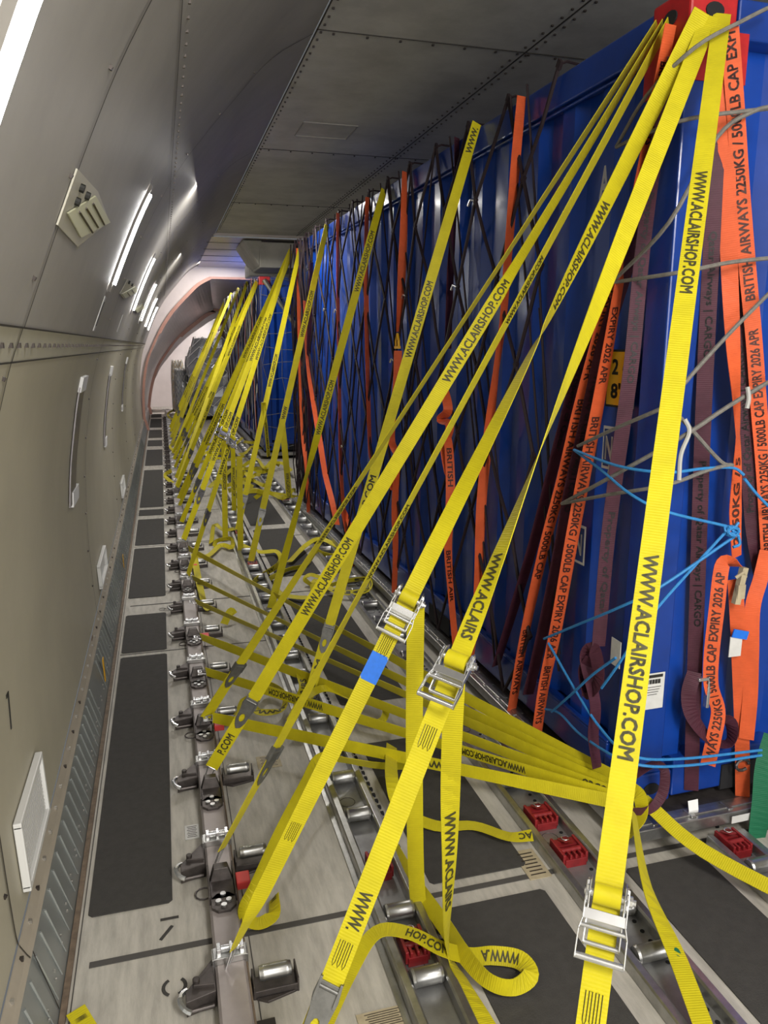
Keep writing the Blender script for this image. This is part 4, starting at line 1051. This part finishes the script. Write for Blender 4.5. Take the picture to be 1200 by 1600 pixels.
onside('orange lettered strap right of the maroon one, readable down to the pallet', [(1000, 300, 60), (972, 420, 60), (950, 545, 45), (930, 655, 30), (909, 760, 15), (893, 845, 12), (868, 985, 20), (850, 1070, 30), (838, 1150, 35)],
       texts=[((955, 480), (936, 600), 'EXPIRY 2026 APR'), ((930, 650), (860, 1030)), ((856, 1040), (842, 1130), 'BRITISH AIRWAYS')], off=.06)
onside('faint maroon strap leftmost of the group near the corner', [(955, 440, 40), (910, 560, 30), (874, 691, 30), (836, 841, 30), (800, 960, 40), (775, 1040, 50)], 'purple', texts=[((905, 575), (870, 705))], txt='Property of Qatar', ink='inkp', off=.03)
onside('long maroon lettered strap hanging in front of the yellow size plate', [(1052, 90, 50), (1022, 260, 40), (1003, 400, 25), (988, 555, 15), (975, 654, 12), (960, 760, 12), (948, 860, 15), (935, 1010, 20)], 'purple', texts=[((1010, 300), (985, 600)), ((958, 800), (940, 960), 'Property of Qatar')], txt=QA, ink='inkp', off=.05)
onside('maroon strap with folded coil hanging at the corner of the near container', [(925, 1030, 10), (912, 1050, 40), (918, 1085, 60), (935, 1060, 40), (928, 1015, 20), (915, 1030, 30), (930, 1100, 40), (927, 1150, 40), (933, 1200, 50)], 'purple', off=.07)
onside('plain orange strap hanging nearly vertical right of the middle of the container side', [(815, 150, 45), (805, 260, 40), (793, 410, 50), (786, 500, 55), (775, 580, 60), (763, 680, 25), (752, 790, 15), (746, 930, 40), (735, 1040, 60)])
onside('brown-orange strap down the container side behind the net, with tangled loops below', [(714, 215, 60), (712, 300, 70), (704, 420, 45), (700, 545, 45)], 'purple', off=.02)
onside('tangled orange lashing coil with a small buckle, in the middle of the container side', [(692, 600, 30), (700, 640, 10), (688, 655, 50), (703, 665, 30), (695, 700, 20), (702, 740, 10), (692, 700, 60), (700, 690, 30), (704, 770, 10), (700, 850, 30), (704, 920, 50), (712, 1010, 50)], off=.07, texts=[((700, 700), (703, 760), 'BRITISH'), ((700, 860), (704, 940), 'BRITISH AIR')])
onside('orange strap ending at a brass hook, upper left of the container side', [(632, 268, 60), (631, 350, 30), (628, 420, 10), (624, 500, 50), (623, 518, 60)])
o, r = onside('orange lashing strap below the brass hook with coiled loops', [(622, 548, 5), (620, 600, 10), (614, 650, 40), (612, 690, 20), (622, 715, 30), (610, 730, 50), (617, 765, 20), (622, 700, 60), (617, 790, 30), (618, 860, 45), (616, 925, 50)], off=.06)
mb = MB(); p = side(621, 535, .06); mb.tube([p+V((0, -.03, -.03)), p+V((0, -.028, .01)), p+V((0, 0, .05)), p+V((0, .028, .01)), p+V((0, .03, -.03))], .008, 8); mb.box(p+V((0, 0, -.03)), (.02, .075, .016)); mb.build('brass_hook', 'plate', o)
onside('straight salmon-orange strap third from the far end of the near container', [(574, 308, 60), (572, 400, 55), (573, 500, 50), (575, 600, 55), (578, 700, 60), (580, 722, 75)])
onside('thin salmon-orange strap second from the far end of the near container', [(528, 333, 65), (528, 430, 60), (529, 520, 60), (531, 640, 60), (533, 740, 55), (541, 830, 60)])
onside('orange strap bundle at the far end of the near container', [(466, 388, 40), (467, 480, 50), (470, 590, 30), (474, 680, 10), (480, 735, 20), (482, 800, 50)], off=.06)
onside('orange strap slanting down beside the bundle at the far end', [(476, 470, 60), (480, 560, 60), (488, 620, 40), (500, 690, 10), (508, 740, 20), (518, 780, 10), (527, 820, 30)], off=.07)
onside('maroon strap high on the far end of the near container', [(487, 410, 50), (484, 500, 30), (482, 600, 50), (486, 700, 50)], 'purple', off=.05)
onside('dark orange strap running down to the pallet left of the middle', [(540, 880, 40), (548, 830, 40), (536, 800, 50), (560, 905, 50)], off=.03)
# straps on the end of the near container
E = dict(f=endf)
onside('plain salmon-orange strap on the container end, twisting thin halfway down', [(1132, 50, 20), (1134, 200, 5), (1139, 400, 5), (1145, 530, 30), (1150, 610, 60), (1153, 680, 78), (1152, 730, 60), (1149, 800, 40), (1151, 870, 55)], texts=[((1151, 850), (1151, 715), '2250KG / 5')], off=.03, **E)
onside('orange lettered strap at the right edge of the container end, reading upwards', [(1140, 45, 5), (1150, 180, 5), (1158, 300, 5), (1168, 420, 10), (1178, 530, 15), (1186, 640, 10), (1194, 740, 10), (1203, 900, 10)],
       texts=[((1169, 470), (1140, 50), 'BRITISH AIRWAYS 2250KG / 5000LB CAP EXPI'), ((1202, 860), (1178, 515), BA)], off=.05, **E)
onside('maroon lettered strap behind the salmon one on the container end', [(1145, 300, 20), (1152, 450, 10), (1160, 580, 10), (1168, 700, 10), (1176, 820, 15), (1188, 900, 30)], 'purple', off=.015, texts=[((1176, 800), (1155, 540))], txt=QA, ink='inkp', **E)
onside('maroon lettered strap down the container end above the printed label', [(1128, 120, 40), (1118, 260, 15), (1111, 400, 5), (1103, 560, 5), (1097, 700, 5), (1092, 850, 5), (1087, 1000, 5), (1083, 1120, 8), (1080, 1235, 8)], 'purple', off=.015, texts=[((1112, 360), (1100, 560), 'Qatar Airways | CARGO'), ((1098, 720), (1088, 980))], txt=QA, ink='inkp', **E)
o, r = onside('loose orange lettered strap end bent over a brown buckle on the container end', [(1150, 885, 60), (1140, 878, 50), (1128, 885, 20), (1120, 950, 5), (1112, 1020, 8), (1111, 1070, 15), (1122, 1110, 20), (1116, 1150, 5), (1106, 1195, 5)], texts=[((1108, 1185), (1131, 895), 'WAYS 2250KG / 5000LB CAP EXPIRY 2026 AP')], off=.07, **E)
o, r = onside('orange strap with white tag and blue stitching below the brown buckle', [(1148, 905, 20), (1152, 960, 5), (1155, 1030, 5), (1158, 1110, 10), (1160, 1180, 5), (1160, 1262, 10)], off=.04, **E)
mb = MB(); p = endf(1149, 1010, .06); mb.box(p, (.05, .003, .075)); mb.build('white_tag', 'paper', o); mb = MB(); mb.box(p+V((.012, -.004, .045)), (.065, .004, .03), Matrix.Rotation(.25, 3, 'Y')); mb.build('blue_stitching', 'tape', o)
mb = MB(); p = endf(1156, 915, .07); mb.box(p, (.022, .02, .13), Matrix.Rotation(.15, 3, 'Y')); mb.box(p+V((0, -.006, -.02)), (.03, .012, .05)); mb.tube([p+V((-.02, 0, .03)), p+V((0, -.01, .05)), p+V((.02, 0, .03))], .006, 6); mb.build('brown_buckle', 'tan', o)
mb = MB(); p = endf(1160, 1195, .06); mb.tube([p+V((.028*math.cos(a), 0, .022*math.sin(a))) for a in [j*.6 for j in range(10)]], .006, 6); mb.build('shackle', 'dsteel', o)
onside('orange strap loop hanging to the right of the white tag', [(1198, 860, 30), (1188, 905, 20), (1176, 950, 10), (1174, 1020, 5), (1172, 1090, 5), (1166, 1155, 5)], off=.06, **E)
onside('maroon strap coil with a steel buckle low on the container end', [(1085, 1050, 20), (1076, 1085, 10), (1082, 1120, 20), (1110, 1155, 50), (1140, 1160, 55), (1142, 1130, 30), (1120, 1120, 60)], 'purple', off=.05, **E)
onside('maroon strap loop hanging in an arc beside the lower corner casting', [(985, 1215, 40), (1020, 1195, 50), (1038, 1205, 20), (1035, 1240, 10), (1015, 1265, 40), (985, 1268, 55)], 'purple', off=.09, W=.035, **E)
p = endf(1105, 1080, .06); mb = MB(); mb.box(p, (.012, .02, .12)); mb.box(p+V((-.02, 0, .05)), (.05, .02, .012)); tag(mb.build('steel_buckle', 'bright', bevel=.002), 'small steel buckle on the maroon strap low on the container end', 'buckle')
p = endf(1080, 1262, .06); mb = MB(); mb.grid([[p+V((-.018, 0, .03)), p+V((.02, -.005, .035))], [p+V((-.022, -.015, 0)), p+V((.014, -.02, .003))], [p+V((-.016, -.005, -.03)), p+V((.022, -.01, -.028))]]); o = mb.build('paper_tag', 'white'); so = o.modifiers.new('s', 'SOLIDIFY'); so.thickness = .002; tag(o, 'small white folded tag hanging from the maroon strap over the fork pocket', 'tag')
o = S('green_strap', 'dark green strap hanging over the pallet edge at the right edge'); webbing(o, [(endf(1210, 1150, .10), 0), (endf(1196, 1200, .12), 10), (endf(1190, 1260, .14), 20), (endf(1182, 1310, .15), 40)], 'green', .07)

# ropes
def rope(lab, pts, m, r=.006, grp=None):
    o = MB(); P = [f(x, y, off) for f, x, y, off in pts]; o.tube(catmull(P, 5), r, 7); return tag(o.build('rope', m, smooth=True), lab, 'rope', grp)
s_, e_ = side, endf
rope('grey rope nearly level across the corner below the red patch', [(s_, 960, 441, .08), (e_, 1065, 425, .09), (e_, 1140, 410, .09), (e_, 1215, 402, .09)], 'rope', .0065)
rope('grey rope rising from the left knot towards the top right of the container end', [(s_, 962, 436, .08), (e_, 1045, 348, .09), (e_, 1120, 215, .09), (e_, 1175, 175, .09), (e_, 1215, 165, .09)], 'rope', .0065)
rope('grey rope crossing the red corner high up', [(s_, 963, 229, .06), (s_, 1010, 150, .07), (e_, 1085, 75, .08), (e_, 1165, 30, .08), (e_, 1215, 5, .08)], 'rope', .006)
rope('short grey rope level across the upper side near the letter A', [(s_, 963, 230, .06), (s_, 1000, 213, .07), (e_, 1080, 185, .09), (e_, 1215, 168, .08)], 'rope', .006)
rope('grey rope slanting up steeply to the right edge', [(e_, 1040, 635, .09), (e_, 1090, 575, .09), (e_, 1150, 510, .09), (e_, 1215, 445, .09)], 'rope', .0065)
rope('grey rope from the blue rope knot rising right past the size plate', [(s_, 903, 697, .08), (s_, 960, 670, .09), (e_, 1030, 640, .10), (e_, 1050, 632, .1)], 'rope', .0065)
rope('grey rope from the low knot rising to the right edge through the tied end', [(s_, 878, 787, .08), (s_, 955, 745, .09), (e_, 1065, 683, .10), (e_, 1130, 640, .10), (e_, 1190, 603, .10), (e_, 1215, 590, .1)], 'rope', .007)
rope('grey rope from the low knot running level to the right', [(s_, 878, 787, .08), (s_, 950, 773, .09), (e_, 1040, 758, .10), (e_, 1105, 735, .10), (e_, 1142, 726, .10)], 'rope', .0065)
rope('grey rope slanting down right from the tied end', [(e_, 1050, 640, .10), (e_, 1075, 665, .1), (e_, 1125, 720, .10), (e_, 1145, 727, .10)], 'rope', .0065)
rope('grey rope end hanging down with a frayed pale tip', [(e_, 1070, 655, .11), (e_, 1077, 675, .12), (e_, 1064, 710, .12), (e_, 1061, 750, .12)], 'netw', .007)
rope('short pale rope end hanging at the right edge', [(e_, 1168, 605, .11), (e_, 1170, 622, .12), (e_, 1167, 638, .12)], 'netw', .007)
rope('blue rope level across the container corner', [(s_, 897, 703, .09), (s_, 965, 728, .10), (e_, 1040, 738, .10), (e_, 1100, 732, .10), (e_, 1145, 731, .10), (e_, 1162, 742, .10)], 'brope', .005)
rope('blue rope slanting down right to the big blue knot', [(s_, 897, 703, .09), (s_, 940, 735, .09), (s_, 985, 772, .1), (e_, 1040, 799, .10), (e_, 1135, 822, .10)], 'brope', .005)
rope('blue rope at the right edge below the orange lettering', [(e_, 1163, 748, .10), (e_, 1185, 775, .10), (e_, 1215, 805, .10)], 'brope', .005)
rope('blue rope from the left strap up to the big blue knot', [(s_, 850, 998, .08), (s_, 905, 975, .09), (s_, 965, 950, .10), (e_, 1030, 918, .10), (e_, 1148, 838, .10)], 'brope', .005)
rope('second blue rope rising to the big blue knot', [(s_, 940, 1075, .10), (s_, 965, 1040, .1), (e_, 1015, 965, .10), (e_, 1080, 890, .10), (e_, 1135, 830, .10)], 'brope', .005)
rope('blue rope slanting down from the orange strap to the lower corner', [(s_, 857, 1005, .08), (s_, 900, 1080, .09), (s_, 940, 1140, .09), (e_, 985, 1180, .1), (e_, 1060, 1186, .10), (e_, 1190, 1172, .10)], 'brope', .005)
rope('lowest blue rope running round the corner to the right edge', [(s_, 852, 1108, .06), (s_, 875, 1115, .06), (s_, 910, 1150, .08), (e_, 985, 1192, .1), (e_, 1075, 1196, .10), (e_, 1190, 1180, .10)], 'brope', .005)
rope('blue rope rising right from the pallet to behind the wide yellow strap', [(s_, 862, 1112, .06), (s_, 895, 1083, .09), (s_, 925, 1055, .10), (s_, 962, 1028, .10)], 'brope', .005)
mb = MB(); c = endf(1144, 830, .11); random.seed(2)
for k in range(4): mb.tube([c+V((.022*math.cos(a+k), .008*math.sin(2*a), .016*math.sin(a+k*.7)))+V((random.uniform(-.006, .006), 0, 0)) for a in [j*.5 for j in range(13)]], .005, 6, True)
mb.tube(catmull([c, c+V((.02, 0, -.01)), c+V((.035, 0, -.045)), c+V((.01, 0, -.055))], 5), .005, 6); mb.tube([c, c+V((.022, 0, .028))], .005, 6)
tag(mb.build('rope_knot', 'brope', smooth=True), 'big blue rope knot with a loop on the orange strap at the right', 'knot')
